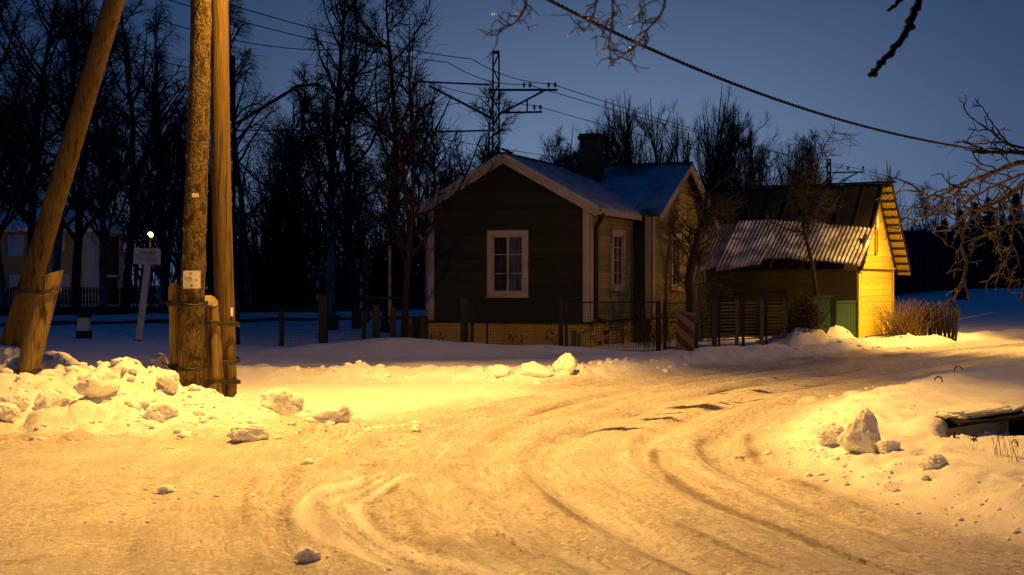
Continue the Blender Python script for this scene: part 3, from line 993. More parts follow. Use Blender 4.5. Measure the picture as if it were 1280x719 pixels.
def build_house():
    h = thing("wooden_house", H(-2, 2, 0), "small dark green wooden house with pale trimmed window, brick chimney and frosted metal roof", "house")
    W, Lm, PT = 4.10, 9.0, .68
    RZ, EZ = 4.60, 3.46
    sl = (RZ - EZ) / (W / 2)
    # --- solid core behind the boards
    core = MB()
    core.box(H(-W / 2, Lm / 2, (PT + EZ) / 2), (W - .24, Lm - .24, EZ - PT), U, Vd, Zu)
    g0, g1 = H(-W + .12, .12, EZ), H(-.12, .12, EZ)
    ap = H(-W / 2, .12, RZ - .1)
    far = [p + Vd * (Lm - .24) for p in (g0, g1, ap)]
    core.add([list(p) for p in (g0, g1, ap, *far)], [(0, 3, 4, 1), (1, 4, 5, 2), (2, 5, 3, 0)], [(0, 1, 2), (3, 5, 4)])
    wall = core.build("wall", M_green, h)
    # front boards with the window hole
    ww, wh, wz = 1.04, 1.57, 2.085
    wt = W - 2.02
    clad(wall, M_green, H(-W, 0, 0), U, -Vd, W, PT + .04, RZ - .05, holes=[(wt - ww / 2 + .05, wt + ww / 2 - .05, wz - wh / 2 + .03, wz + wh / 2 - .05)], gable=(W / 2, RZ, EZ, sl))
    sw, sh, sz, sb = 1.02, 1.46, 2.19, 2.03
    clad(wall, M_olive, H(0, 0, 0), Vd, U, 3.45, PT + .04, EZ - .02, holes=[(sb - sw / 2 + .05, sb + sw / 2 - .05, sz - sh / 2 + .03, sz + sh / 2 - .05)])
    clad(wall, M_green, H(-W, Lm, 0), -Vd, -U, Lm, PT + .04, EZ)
    # plinth: rendered at the front, bare brick round the corner
    p = MB()
    p.box(H(-W / 2, Lm / 2, PT / 2 - .15), (W - .06, Lm - .06, PT + .30), U, Vd, Zu)
    p.box(H(.25, 3.45 + 2.8, PT / 2 - .15), (.46, 5.54, PT + .30), U, Vd, Zu)
    pl = p.build("plinth", M_mortar, h)
    fr = MB()
    fr.box(H(-W / 2, .0, PT / 2 - .155), (W, .06, PT + .29), U, Vd, Zu)
    fr.build("render_coat", M_plinth, pl)
    bl, bh_ = .25, .075
    for row in range(9):
        z = .02 + row * bh_ + bh_ / 2
        b0 = .03 - (row % 2) * .125
        while b0 < 3.42:
            x0, x1 = max(b0, .03), min(b0 + bl, 3.44)
            if x1 - x0 > .06 and random.random() > .04:
                piece("brick", M_brick, pl, H(-.012 + random.uniform(0, .012), (x0 + x1) / 2, z), (x1 - x0 - .014, .10, bh_ - .013), Vd, -U, Zu)
            b0 += bl
        b0 = 3.47 - (row % 2) * .125
        while b0 < 9.0:
            x0, x1 = max(b0, 3.47), min(b0 + bl, 9.04)
            if x1 - x0 > .06 and random.random() > .03:
                piece("brick", M_brick, pl, H(.49 + random.uniform(0, .012), (x0 + x1) / 2, z), (x1 - x0 - .014, .10, bh_ - .013), Vd, -U, Zu)
            b0 += bl
    fl = MB()
    fl.box(H(-W / 2, -.03, PT + .015), (W + .10, .12, .045), U, Vd, Zu)
    fl.box(H(.03, 1.7, PT + .012), (.10, 3.4, .04), U, Vd, Zu)
    fl.build("flashing", M_flash, pl)
    # corner boards
    for a, b in ((-W + .07, -.015), (-.07, -.015)):
        piece("corner_board", M_trim, h, H(a, b, (PT + EZ) / 2 - .05), (.16, .05, EZ - PT - .12), U, Vd, Zu)
    piece("corner_board", M_trim, h, H(.018, .09, (PT + EZ) / 2 - .02), (.05, .17, EZ - PT - .16), U, Vd, Zu)
    # windows
    window(h, H(-2.02, -.01, wz), U, -Vd, ww, wh, 2, 3, M_trim, .125, (M_curtdark, M_curtain))
    window(h, H(.01, sb, sz), Vd, U, sw, sh, 2, 4, M_trim, .12, (M_curtdark, M_curtdark))
    # main roof
    ov = .30
    roof = MB()
    roof.bar(H(-W / 2, -.36, RZ + .075), H(-W / 2, Lm, RZ + .075), .14, .05)
    rf = roof.build("roof", M_flash, h)
    rz = RZ + .06
    sheet_slope(rf, M_roof, -.34, Lm, lambda b: H(-W / 2, b, rz), lambda b: H(ov, b, rz - sl * (W / 2 + ov)), 17)
    sheet_slope(rf, M_roof, -.34, Lm, lambda b: H(-W / 2, b, rz), lambda b: H(-W - ov, b, rz - sl * (W / 2 + ov)), 17)
    for sgn in (-1, 1):
        m = MB()
        e = H(-W / 2 + sgn * (W / 2 + ov), -.30, rz - sl * (W / 2 + ov) - .12)
        r_ = H(-W / 2, -.30, rz - .12)
        m.bar(r_, e, .045, .17)
        m.build("rake_board", M_trim, h)
        s_ = MB()
        s_.bar(H(-W / 2, -.15, rz - .055), H(-W / 2 + sgn * (W / 2 + ov), -.15, rz - sl * (W / 2 + ov) - .055), .28, .03)
        s_.build("soffit", M_board, h)
    # gutter and fascia along the side eave
    ez = rz - sl * (W / 2 + ov)
    m = MB()
    m.bar(H(ov - .02, -.3, ez - .09), H(ov - .02, 3.3, ez - .09), .03, .12)
    m.build("fascia", M_trim, h)
    m = MB()
    m.bar(H(.14, 0, ez - .13), H(.14, 3.4, ez - .13), .26, .025)
    m.build("soffit", M_board, h)
    m = MB()
    m.tubes(spline([H(ov - .02, .12, ez - .10), H(ov - .06, .14, ez - .22), H(.10, .22, ez - .42), H(.08, .25, ez - .6), H(.08, .25, ez - 1.2), H(.08, .25, .92), H(.10, .26, .80), H(.32, .28, .70)], 4), .058, 10, True)
    for z in (ez - .8, 1.3):
        m.box(H(.06, .25, z), (.11, .12, .03), U, Vd, Zu)
    m.build("downpipe", M_flash, h, True)
    # chimney
    cb, ca, ctop = 5.5, -1.77, 5.66
    m = MB()
    m.box(H(ca, cb, (3.9 + ctop) / 2), (.50, .50, ctop - 3.9), U, Vd, Zu)
    ch = m.build("chimney", M_soot, h)
    z = 4.02
    row = 0
    while z < ctop - .16:
        for X, N in ((U, -Vd), (Vd, U), (U, Vd), (Vd, -U)):
            for k in range(3):
                s0, s1 = (-.265 + k * .26 - (row % 2) * .13, -.265 + (k + 1) * .26 - (row % 2) * .13)
                s0, s1 = max(s0, -.265), min(s1, .265)
                if s1 - s0 < .05:
                    continue
                piece("brick", M_cbrick, ch, H(ca, cb, z) + X * ((s0 + s1) / 2) + N * (.242 + random.uniform(0, .008)), (s1 - s0 - .012, .05, .063), X, -N if X == U else N, Zu)
        z += .075
        row += 1
    m = MB()
    m.box(H(ca, cb, ctop - .10), (.62, .62, .10), U, Vd, Zu)
    m.box(H(ca, cb, ctop - .02), (.57, .57, .07), U, Vd, Zu)
    m.build("chimney_cap", M_soot, ch)
    m = MB()
    m.bar(H(ca + .3, cb - .42, 4.36), H(ca + .3, cb + .40, 4.36), .12, .06)
    m.bar(H(ca - .3, cb - .34, 4.66), H(ca + .36, cb - .34, 4.34), .10, .05)
    m.build("flashing", M_flash, ch)
    # old planks and a tipped ladder lying by the ridge
    for (p0, p1) in (((-2.02, 3.2, 4.72), (-1.70, 4.4, 5.08)), ((-2.0, 3.9, 4.70), (-1.9, 4.75, 5.10)), ((-1.75, 3.95, 5.06), (-1.62, 4.75, 4.45)), ((-1.85, 3.55, 4.95), (-1.55, 4.35, 4.42)), ((-2.1, 3.3, 4.70), (-1.3, 4.9, 4.40))):
        m = MB()
        m.bar(H(*p0), H(*p1), .07, .07)
        m.build("roof_timber", M_flash, h)
    # snow guards and lost caps along the valley
    for a, b in ((-.95, 5.2), (-.62, 4.85), (-.25, 4.2)):
        zz = rz - sl * (a + W / 2)
        piece("roof_patch", M_flash, h, H(a, b, zz + .05), (.30, .14, .06), (U - Zu * sl).normalized(), Vd, (Zu + U * sl).normalized())
    # --- the wing
    wb0, wb1, wa = 3.45, 9.05, .50
    WZ, WE = 4.80, 3.44
    wm = (wb0 + wb1) / 2
    wsl = (WZ - WE) / (wm - wb0)
    c = MB()
    c.box(H((wa - 1.2) / 2, wm, (PT + WE) / 2), (wa + 1.2 - .24, wb1 - wb0 - .2, WE - PT), U, Vd, Zu)
    g0, g1, ap = H(wa - .12, wb0 + .1, WE), H(wa - .12, wb1 - .1, WE), H(wa - .12, wm, WZ - .1)
    bk = [q - U * 2.2 for q in (g0, g1, ap)]
    c.add([list(q) for q in (g0, g1, ap, *bk)], [(0, 3, 4, 1), (1, 4, 5, 2), (2, 5, 3, 0)], [(0, 1, 2), (3, 5, 4)])
    wg = c.build("wing_wall", M_olive, h)
    vw, vh, vz, vb = 1.0, 1.48, 2.19, 2.15
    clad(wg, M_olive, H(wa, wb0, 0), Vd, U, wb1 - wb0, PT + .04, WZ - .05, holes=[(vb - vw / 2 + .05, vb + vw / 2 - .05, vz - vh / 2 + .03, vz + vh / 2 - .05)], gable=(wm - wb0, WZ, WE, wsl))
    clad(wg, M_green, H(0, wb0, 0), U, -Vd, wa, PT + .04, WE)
    piece("corner_board", M_trim, h, H(wa + .018, wb0 + .09, (PT + WE) / 2), (.05, .17, WE - PT - .1), U, Vd, Zu)
    piece("corner_board", M_trim, h, H(wa - .08, wb0 - .016, (PT + WE) / 2), (.15, .05, WE - PT - .1), U, Vd, Zu)
    piece("corner_board", M_trim, h, H(wa + .018, wb1 - .09, (PT + WE) / 2), (.05, .17, WE - PT - .1), U, Vd, Zu)
    window(h, H(wa + .01, wb0 + vb, vz), Vd, U, vw, vh, 2, 3, M_trim, .12, (M_curtdark, M_curtdark))
    wz_ = WZ + .06
    m = MB()
    m.bar(H(wa + .36, wm, wz_ + .02), H(-3.0, wm, wz_ + .02), .14, .05)
    wr = m.build("wing_roof", M_flash, h)
    sheet_slope(wr, M_roofblue, wa + .34, -2.05, lambda a: H(a, wm, wz_), lambda a: H(a, wb0 - .3, wz_ - wsl * (wm - wb0 + .3)), 7)
    sheet_slope(wr, M_roofblue, wa + .34, -3.0, lambda a: H(a, wm, wz_), lambda a: H(a, wb1 + .3, wz_ - wsl * (wm - wb0 + .3)), 7)
    for sgn in (-1, 1):
        m = MB()
        m.bar(H(wa + .31, wm, wz_ - .11), H(wa + .31, wm + sgn * (wm - wb0 + .3), wz_ - .11 - wsl * (wm - wb0 + .3)), .045, .16)
        m.build("rake_board", M_trim, h)
        m = MB()
        m.bar(H(wa + .15, wm, wz_ - .05), H(wa + .15, wm + sgn * (wm - wb0 + .3), wz_ - .05 - wsl * (wm - wb0 + .3)), .28, .03)
        m.build("soffit", M_board, h)
    # --- side porch on the far flank
    m = MB()
    r0, r1, e0, e1 = H(-W - .05, .9, 3.30), H(-W - .05, 5.4, 3.30), H(-6.4, .9, 2.42), H(-6.4, 5.4, 2.42)
    V = [r0, r1, e1, e0] + [q - Zu * .09 for q in (r0, r1, e1, e0)]
    m.add([list(q) for q in V], [(3, 2, 1, 0), (4, 5, 6, 7), (0, 1, 5, 4), (1, 2, 6, 5), (2, 3, 7, 6), (3, 0, 4, 7)])
    pr = m.build("porch_roof", M_darkroof, h)
    m = MB()
    m.box(H(-5.1, 4.9, 1.6), (1.9, .9, 2.2), U, Vd, Zu)
    m.build("porch_wall", M_board, h)
    for a, b, w_, mt in ((-4.62, 1.1, .14, M_trim), (-5.75, 1.2, .07, M_trim), (-6.3, 1.0, .1, M_board)):
        m = MB()
        zt = 3.2 - (abs(a) - W) * .37
        m.box(H(a, b, (.62 + zt) / 2), (w_, w_, zt - .62), U, Vd, Zu)
        if w_ > .12:
            m.box(H(a, b, zt - .45), (w_ + .05, w_ + .05, .06), U, Vd, Zu)
            m.box(H(a, b, 1.42), (w_ + .05, w_ + .05, .05), U, Vd, Zu)
            m.bar(H(a - .05, b, zt - .42), H(a - .28, b, zt - .16), .05, .08)
        m.build("porch_post", mt, h)
    m = MB()
    m.bar(H(-4.5, 1.1, 1.25), H(-6.3, 1.0, 1.25), .05, .07)
    m.bar(H(-4.5, 1.1, .75), H(-6.3, 1.0, .75), .05, .07)
    m.build("porch_rail", M_board, h)
    m = MB()
    m.box(H(-4.38, .3, .32), (.55, .6, .78), U, Vd, Zu)
    m.build("brick_pier", M_mortar, h)
    m = MB()
    m.box(H(-4.40, .2, .745), (.42, .42, .07), U, Vd, Zu)
    m.build("pier_cap", M_leaf, h)
    # old aerial fixed on the wing ridge
    m = MB()
    m.bar(H(wa + .15, wm + .2, 4.8), H(wa + .18, wm + .2, 5.72), .035)
    m.bar(H(wa + .18, wm + .2, 5.42), H(wa + .36, wm + .1, 5.36), .025)
    m.bar(H(wa + .36, wm + .1, 5.36), H(wa + .40, wm + .1, 5.52), .025)
    m.box(H(wa + .17, wm + .2, 5.45), (.07, .07, .12), U, Vd, Zu)
    m.build("roof_aerial", M_iron, h)


build_house()

# ------------------------------------------------------------------ the yellow shed
SV = Vector((.5, .866, 0)).normalized()
SU = Vector((.866, -.5, 0)).normalized()
S0 = Vector((9.46, 39.0, 0))


def S(a, b, z):
    return S0 + SU * a + SV * b + Zu * z


def build_shed():
    s = thing("gabled_shed", S(-3, 1.8, 0), "steep gabled shed with lamplit yellow end wall and snow-dusted corrugated lean-to roof", "shed")
    W, L, EZ, RZ = 3.6, 7.0, 2.2, 4.40
    sl = (RZ - EZ) / (W / 2)
    m = MB()
    m.box(S(-L / 2, W / 2, EZ / 2 - .2), (L - .1, W - .1, EZ + .4), SU, SV, Zu)
    g0, g1, ap = S(-.05, .05, EZ), S(-.05, W - .05, EZ), S(-.05, W / 2, RZ - .06)
    bk = [q - SU * (L - .1) for q in (g0, g1, ap)]
    m.add([list(q) for q in (g0, g1, ap, *bk)], [(0, 3, 4, 1), (1, 4, 5, 2), (2, 5, 3, 0)], [(0, 1, 2), (3, 5, 4)])
    wall = m.build("wall", M_shedwall, s)
    # end wall: lower boards butted, gable boards set forward over a ledge
    clad(wall, M_shedyel, S(0, 0, 0), SV, SU, W, -.1, 2.02, .17, th=.02, gap=.003)
    clad(wall, M_shedyel, S(.03, 0, 0), SV, SU, W, 2.08, RZ, .16, holes=[(1.52, 1.74, 2.45, 3.25)], gable=(W / 2, RZ, EZ, sl), th=.02, gap=.003)
    piece("ledge", M_shedyel, s, S(.05, W / 2, 2.05), (.10, W - .02, .05), SU, SV, Zu)
    piece("corner_board", M_shedyel, s, S(.03, .07, 1.0), (.05, .14, 2.04), SU, SV, Zu)
    piece("corner_board", M_shedyel, s, S(.03, W - .07, 1.0), (.05, .14, 2.04), SU, SV, Zu)
    piece("foot_board", M_mortar, s, S(.045, W / 2 + .3, .02), (.04, W - .7, .24), SU, SV, Zu)
    # slit opening with a pale batten above it
    m = MB()
    m.box(S(.075, 1.63, 2.80), (.03, .13, .62), SU, SV, Zu)
    m.build("slit_window", M_flash, s)
    for b in (1.54, 1.72):
        piece("slit_jamb", M_shedyel, s, S(.085, b, 2.80), (.05, .045, .66), SU, SV, Zu)
    piece("pale_batten", M_white, s, S(.095, 1.66, 3.36), (.04, .13, .36), SU, SV, Zu)
    # front long wall boards
    clad(wall, M_shedwall, S(-L, 0, 0), SU, -SV, L, -.1, EZ, .22, holes=[(.95, 1.95, -.2, 1.95), (4.2, 5.0, .9, 1.4)], th=.02)
    m = MB()
    for x0 in (.92, 1.98):
        m.box(S(-L + x0, -.03, .95), (.09, .06, 2.1), SU, SV, Zu)
    m.box(S(-L + 1.45, -.035, 2.0), (1.15, .06, .10), SU, SV, Zu)
    dr = m.build("door_frame", M_olive, s)
    m = MB()
    m.box(S(-L + 1.45, .03, .92), (.96, .04, 1.9), SU, SV, Zu)
    m.build("door", M_board, dr)
    m = MB()
    m.box(S(-L + 4.6, .03, 1.15), (.74, .03, .44), SU, SV, Zu)
    m.build("shutter", M_board, s)
    # the steep dark roof
    rz, ov = RZ + .05, .58
    m = MB()
    m.bar(S(ov, W / 2, rz + .04), S(-L - .2, W / 2, rz + .04), .16, .05)
    rf = m.build("roof", M_darkroof, s)
    ed = W / 2 + .32
    for sg in (-1, 1):
        ov = .24 if sg < 0 else .46
        rp = lambda a, sg=sg: S(a, W / 2, rz)
        ep = lambda a, sg=sg: S(a, W / 2 + sg * ed, rz - sl * ed + .12)
        n = 14
        for k in range(n):
            u0, u1 = ov - (L + .62) * k / n, ov - (L + .62) * (k + 1) / n
            mm = MB()
            r0, r1, e0, e1 = rp(u0), rp(u1), ep(u0), ep(u1)
            nr = (r1 - r0).cross(e0 - r0).normalized()
            nr = nr if nr.z > 0 else -nr
            lf = nr * (.012 * (k % 2))
            Vv = [r0 + lf, r1 + lf, e1 + lf, e0 + lf]
            Vv += [q - nr * .025 for q in Vv]
            mm.add([list(q) for q in Vv], [(0, 1, 2, 3), (7, 6, 5, 4), (0, 4, 5, 1), (1, 5, 6, 2), (2, 6, 7, 3), (3, 7, 4, 0)])
            mm.bar(r0 + nr * .02, e0 + nr * .02, .05, .035)
            mm.build("roof_sheet", M_darkroof, rf)
        # verge: boards underneath and dark battens across them
        nn = (Zu + SV * sg * sl).normalized()
        mm = MB()
        mm.bar(S(ov / 2 + .04, W / 2, rz - .10), S(ov / 2 + .04, W / 2 + sg * ed, rz - .10 - sl * ed + .12), ov - .10, .03)
        mm.build("verge_soffit", M_shedyel, s)
        for k in range(11):
            f_ = (k + .6) / 11.2
            c = S(ov / 2 + .03, W / 2 + sg * ed * f_, rz - .135 - (sl * ed - .12) * f_)
            dn = (SV * sg * ed - Zu * (sl * ed - .12)).normalized()
            piece("batten", M_board, s, c, (ov - .06, .07, .05), SU, dn, SU.cross(dn))
    # corrugated lean-to in five loose sheets along the front
    cuts = [0.33, -1.05, -2.35, -3.6, -4.9, -6.3]
    dropz = [0, .06, .36, .22, .22]
    ext = [1.05, 1.0, 1.45, 1.22, 1.10]
    kink = [-.02, .02, .05, -.03, .02]
    for k in range(5):
        a0, a1 = cuts[k], cuts[k + 1] - .06
        nx, ny = 110, 10
        aa = np.linspace(a0, a1, nx)
        ff = np.linspace(0, 1, ny)
        top, bot = [], []
        V = np.zeros((2, ny, nx, 3))
        for j, f_ in enumerate(ff):
            for i, a in enumerate(aa):
                wav = .022 * math.sin(a * 2 * math.pi / .115)
                edge = ext[k] + .10 * math.sin(a * 3.1 + k) * f_
                b = .62 - f_ * (.62 + edge * .82)
                zt = 3.18 + .20 * math.sin(math.pi * (.33 - a) / 6.63) - .03 * (a + 3) * .3
                z = zt - f_ * (1.02 + dropz[k] + .07 * math.sin(a * 2.3 + 1.7 * k)) + .05 * f_ * f_ * math.sin(a * 1.7) + kink[k] + wav
                q = S(a, b, z + .004 * (k % 2))
                V[0, j, i] = q
                V[1, j, i] = q - Zu * .012
        idx = np.arange(2 * ny * nx).reshape(2, ny, nx)
        q0 = np.stack([idx[0, :-1, :-1], idx[0, 1:, :-1], idx[0, 1:, 1:], idx[0, :-1, 1:]], -1).reshape(-1, 4)
        q1 = np.stack([idx[1, :-1, :-1], idx[1, :-1, 1:], idx[1, 1:, 1:], idx[1, 1:, :-1]], -1).reshape(-1, 4)
        e = np.stack([idx[0, -1, :-1], idx[1, -1, :-1], idx[1, -1, 1:], idx[0, -1, 1:]], -1).reshape(-1, 4)
        e2 = np.stack([idx[0, :-1, 0], idx[0, 1:, 0], idx[1, 1:, 0], idx[1, :-1, 0]], -1).reshape(-1, 4)
        MB().add(V.reshape(-1, 3), np.concatenate([q0, q1, e, e2])).build("corrugated_sheet", M_corr, s, True)
    for k in range(6):
        m = MB()
        a = .2 - k * 1.25
        m.bar(S(a, .2, 2.95), S(a, -.5, 2.1), .06, .08)
        m.build("rafter", M_board, s)


build_shed()

# ------------------------------------------------------------------ wooden poles and their foot posts
def rough_pole(name, base, top, r0, r1, mat, label, cat="pole", rough=0.0, seed=0):
    base, top = Vector(base), Vector(top)
    K, S_ = 90, 18
    rr = np.random.RandomState(seed)
    t = np.linspace(0, 1, K)
    ax = (top - base)
    an = np.linspace(0, 2 * np.pi, S_, endpoint=False)
    X = ax.normalized().orthogonal().normalized()
    Y = ax.normalized().cross(X)
    rad = (r0 + (r1 - r0) * t)[:, None] * (1 + .02 * np.sin(an * 3 + seed)[None, :]) + rough * pn(an[None, :] * 2.2 + 0 * t[:, None], t[:, None] * ax.length * 5.5, seed) + rough * .6 * np.maximum(0, pn(an[None, :] * 4 + 0 * t[:, None], t[:, None] * ax.length * 11, seed + 3))
    wob = .012 * np.sin(t * 9 + seed)
    C = np.array(base)[None] + t[:, None] * np.array(ax)[None] + wob[:, None] * np.array(X)[None]
    V = C[:, None, :] + rad[:, :, None] * (np.cos(an)[None, :, None] * np.array(X) + np.sin(an)[None, :, None] * np.array(Y))
    i = np.arange(K - 1)[:, None] * S_
    j = np.arange(S_)[None, :]
    j2 = (j + 1) % S_
    q = np.stack([i + j, i + j2, i + S_ + j2, i + S_ + j], -1).reshape(-1, 4)
    root = thing(name, base, label, cat)
    mb = MB().add(V.reshape(-1, 3), q)
    c0 = np.array(top)[None]
    n0 = mb.n
    mb.add(np.concatenate([V[-1], c0]), None, [(S_, k, (k + 1) % S_) for k in range(S_)])
    mb.build("shaft", mat, root, True)
    return root


Pb2, Pt2 = Vector((-3.74, 16.5, -.1)), Vector((-3.50, 16.5, 9.3))
Pb3, Pt3 = Vector((-3.40, 16.95, -.1)), Vector((-3.55, 16.85, 9.2))
Pb1, Pt1 = Vector((-6.63, 18.0, -.1)), Vector((-3.50, 16.95, 9.0))


def on(a, b, z):
    return a + (b - a) * ((z - a.z) / (b.z - a.z))


pole2 = rough_pole("utility_pole", Pb2, Pt2, .150, .082, M_polerough, "thick rough wooden pole with a paper notice, nearer one of the upright pair", rough=.016, seed=4)
pole3 = rough_pole("utility_pole", Pb3, Pt3, .122, .098, M_pole, "smoother slim wooden pole standing close behind the pole with the notice", rough=.004, seed=8)
pole1 = rough_pole("brace_pole", Pb1, Pt1, .142, .108, M_pole, "long leaning wooden brace pole rising from the snow bank", rough=.005, seed=12)

# hardware and splinters on the rough pole
m = MB()
for z in (1.55, .85):
    c = on(Pb2, Pt2, z)
    m.tubes([[c + Vector((math.cos(a) * .158, math.sin(a) * .158, .01 * math.sin(3 * a))) for a in np.linspace(0, 6.4, 28)]], .006, 5)
m.build("wire_band", M_iron, pole2)
c = on(Pb2, Pt2, 2.62) + Vector((.03, -.152, 0))
piece("number_plate", M_paper, pole2, c, (.075, .008, .045))
piece("tin_tag", M_paper, pole3, on(Pb3, Pt3, 1.27) + Vector((.098, -.075, 0)), (.035, .012, .10), (.6, .8, 0), (-.8, .6, 0))
m = MB()
for k in range(60):
    z = random.uniform(.5, 5.4)
    c = on(Pb2, Pt2, z)
    an = random.uniform(3.4, 6.6)
    r_ = .145 - .004 * z
    a_ = c + Vector((math.cos(an) * r_, math.sin(an) * r_, 0))
    m.bar(a_, a_ + Vector((math.cos(an) * .018, math.sin(an) * .018, random.uniform(.02, .05))), random.uniform(.008, .016), .006)
sp = m.build("splinter", M_cut, pole2)
sp['kind'] = 'stuff'
# lamp bracket at the head of the pole pair: the source of the road light
m = MB()
arm0 = on(Pb2, Pt2, 8.1)
m.tubes(spline([arm0, arm0 + Vector((.4, -.2, .40)), Vector((-2.75, 16.1, 8.76)), Vector((-2.35, 15.88, 8.70))], 5), .035, 8)
m.build("lamp_arm", M_iron, pole2)
m = MB()
m.box((LAMP1[0], LAMP1[1], LAMP1[2] + .22), (.62, .26, .10))
m.box((LAMP1[0] - .1, LAMP1[1], LAMP1[2] + .30), (.30, .16, .07))
m.build("lamp_head", M_iron, pole2)


def stub(name, a, b, r, mat, label, bands, pole_pt, seed, squash=1.0):
    a, b = Vector(a), Vector(b)
    root = thing(name, a, label, "post")
    ax = (b - a)
    X = ax.normalized().orthogonal().normalized()
    Y = ax.normalized().cross(X)
    K, S_ = 26, 16
    an = np.linspace(0, 2 * np.pi, S_, endpoint=False)
    t = np.linspace(0, 1, K)
    rad = r * (1 - .08 * t)[:, None] * (1 + .07 * np.sin(2 * an + seed)[None, :] + .03 * np.sin(5 * an + seed * 2)[None]) + .012 * pn(an[None] * 1.6 + 0 * t[:, None], t[:, None] * 6, seed)
    ts = t[:, None] + 0 * an[None]
    ts[-1] += (.05 * np.cos(an + seed))            # saw cut at a slant
    C = np.array(a)[None, None] + ts[..., None] * np.array(ax)
    V = C + rad[..., None] * (np.cos(an)[None, :, None] * np.array(X) + np.sin(an)[None, :, None] * np.array(Y) * squash)
    i = np.arange(K - 1)[:, None] * S_
    j = np.arange(S_)[None, :]
    q = np.stack([i + j, i + (j + 1) % S_, i + S_ + (j + 1) % S_, i + S_ + j], -1).reshape(-1, 4)
    mb = MB().add(V.reshape(-1, 3), q)
    mb.build("shaft", mat, root, True)
    top = MB().add(np.concatenate([V[-1] * 1.0, V[-1].mean(0, keepdims=True) + np.array([[0, 0, .02]])]), None, [(S_, k, (k + 1) % S_) for k in range(S_)])
    top.build("sawn_end", M_cut, root)
    for f_ in bands:
        c = a + ax * f_
        d = Vector(pole_pt(c.z)) - c
        dn = Vector((d.x, d.y, 0))
        dl = dn.length
        dn.normalize()
        pn_ = Vector((-dn.y, dn.x, 0))
        loop = []
        for k in range(33):
            g = k / 32 * 2 * math.pi
            if math.cos(g) > 0:
                loop.append(c + dn * (dl + math.cos(g) * .168) + pn_ * math.sin(g) * .172 + Zu * (.02 * math.sin(2 * g)))
            else:
                loop.append(c + dn * (math.cos(g) * (r + .015)) + pn_ * math.sin(g) * (r + .02) + Zu * (.02 * math.sin(2 * g)))
        m = MB()
        for k in range(3):
            m.tubes([[p + Zu * (.018 * (k - 1)) for p in loop]], .008, 5)
        tip = c - dn * (r + .01) + Vector((0, -.02, 0))
        m.tubes([[tip, tip - dn * .09 + Zu * .03, tip - dn * .13 + Zu * .05]], .009, 5)
        m.build("wire_band", M_iron, root)
    return root


stub("foot_post", P(222, 492, 16.62) - Zu * .3, P(217.5, 361, 16.62), .072, M_stub, "short weathered post wired to the far-shaded side of the notice pole", (.40, .88), lambda z: on(Pb2, Pt2, z), 2)
stub("foot_post", P(273, 500, 16.75) - Zu * .2, P(263, 376, 16.75), .098, M_stub, "stout pale post wired to the slim pole, in front between the poles", (.30, .80), lambda z: on(Pb3, Pt3, z), 5)
stub("foot_post", P(259.5, 492, 17.0) - Zu * .3, P(256, 378, 17.0), .055, M_stub, "thin broken post half hidden between the two upright poles", (.5,), lambda z: on(Pb3, Pt3, z), 9)
stub("foot_post", P(23, 492, 17.15) - Zu * .2, P(64, 343, 17.15), .138, M_stub, "thick split post strapped to the foot of the leaning pole", (.28, .88), lambda z: on(Pb1, Pt1, z), 7)


def text_part(body, size, loc, mat, parent, rot=(R(90), 0, 0), align='CENTER', name="lettering", sx=1.0):
    c = bpy.data.curves.new(name, 'FONT')
    c.body = body
    c.size = size
    c.align_x = align
    c.align_y = 'CENTER'
    c.extrude = .0008
    c.resolution_u = 2
    c.materials.append(mat)
    tmp = bpy.data.objects.new(name, c)
    COL.objects.link(tmp)
    dg = bpy.context.evaluated_depsgraph_get()
    me = bpy.data.meshes.new_from_object(tmp.evaluated_get(dg))
    bpy.data.objects.remove(tmp)
    o = bpy.data.objects.new(name, me)
    COL.objects.link(o)
    o.parent = parent
    ROOT[o.name] = ROOT[parent.name]
    o.location = Vector(loc) - ROOT[parent.name]
    o.rotation_euler = rot
    o.scale = (sx, 1, 1)
    return o


# paper notice pinned on the rough pole
nc = on(Pb2, Pt2, 1.65) + Vector((.015, -.163, 0))
nt_ = thing("paper_notice", nc - Vector((0, 0, .1)), "small pale paper notice with black print, pinned on the rough pole", "notice")
mb = MB()
xs = np.linspace(-.1, .1, 9)
V = [(nc.x + x, nc.y + .0 + x * x * .8, nc.z + z) for z in (-.102, .102) for x in xs]
V += [(p[0], p[1] + .003, p[2]) for p in V]
mb.add(V, [(i, i + 1, i + 10, i + 9) for i in range(8)] + [(i + 18, i + 27, i + 28, i + 19) for i in range(8)])
mb.build("sheet", M_paper, nt_)
text_part("TD", .062, nc + Vector((-.042, -.003, -.004)), M_ink, nt_, name="lettering")
text_part(":", .055, nc + Vector((.007, -.003, -.004)), M_ink, nt_, name="lettering")
text_part("10", .045, nc + Vector((.048, -.003, -.008)), M_ink, nt_, name="lettering")
piece("print_line", M_ink, nt_, nc + Vector((-.008, -.003, .070)), (.036, .003, .010))
piece("print_line", M_ink, nt_, nc + Vector((0, -.003, -.073)), (.030, .003, .016))
for x, z in ((-.09, .092), (.09, .092), (-.09, -.092), (.09, -.092)):
    piece("pin", M_iron, nt_, nc + Vector((x, x * x * .8 - .004, z)), (.008, .006, .008))

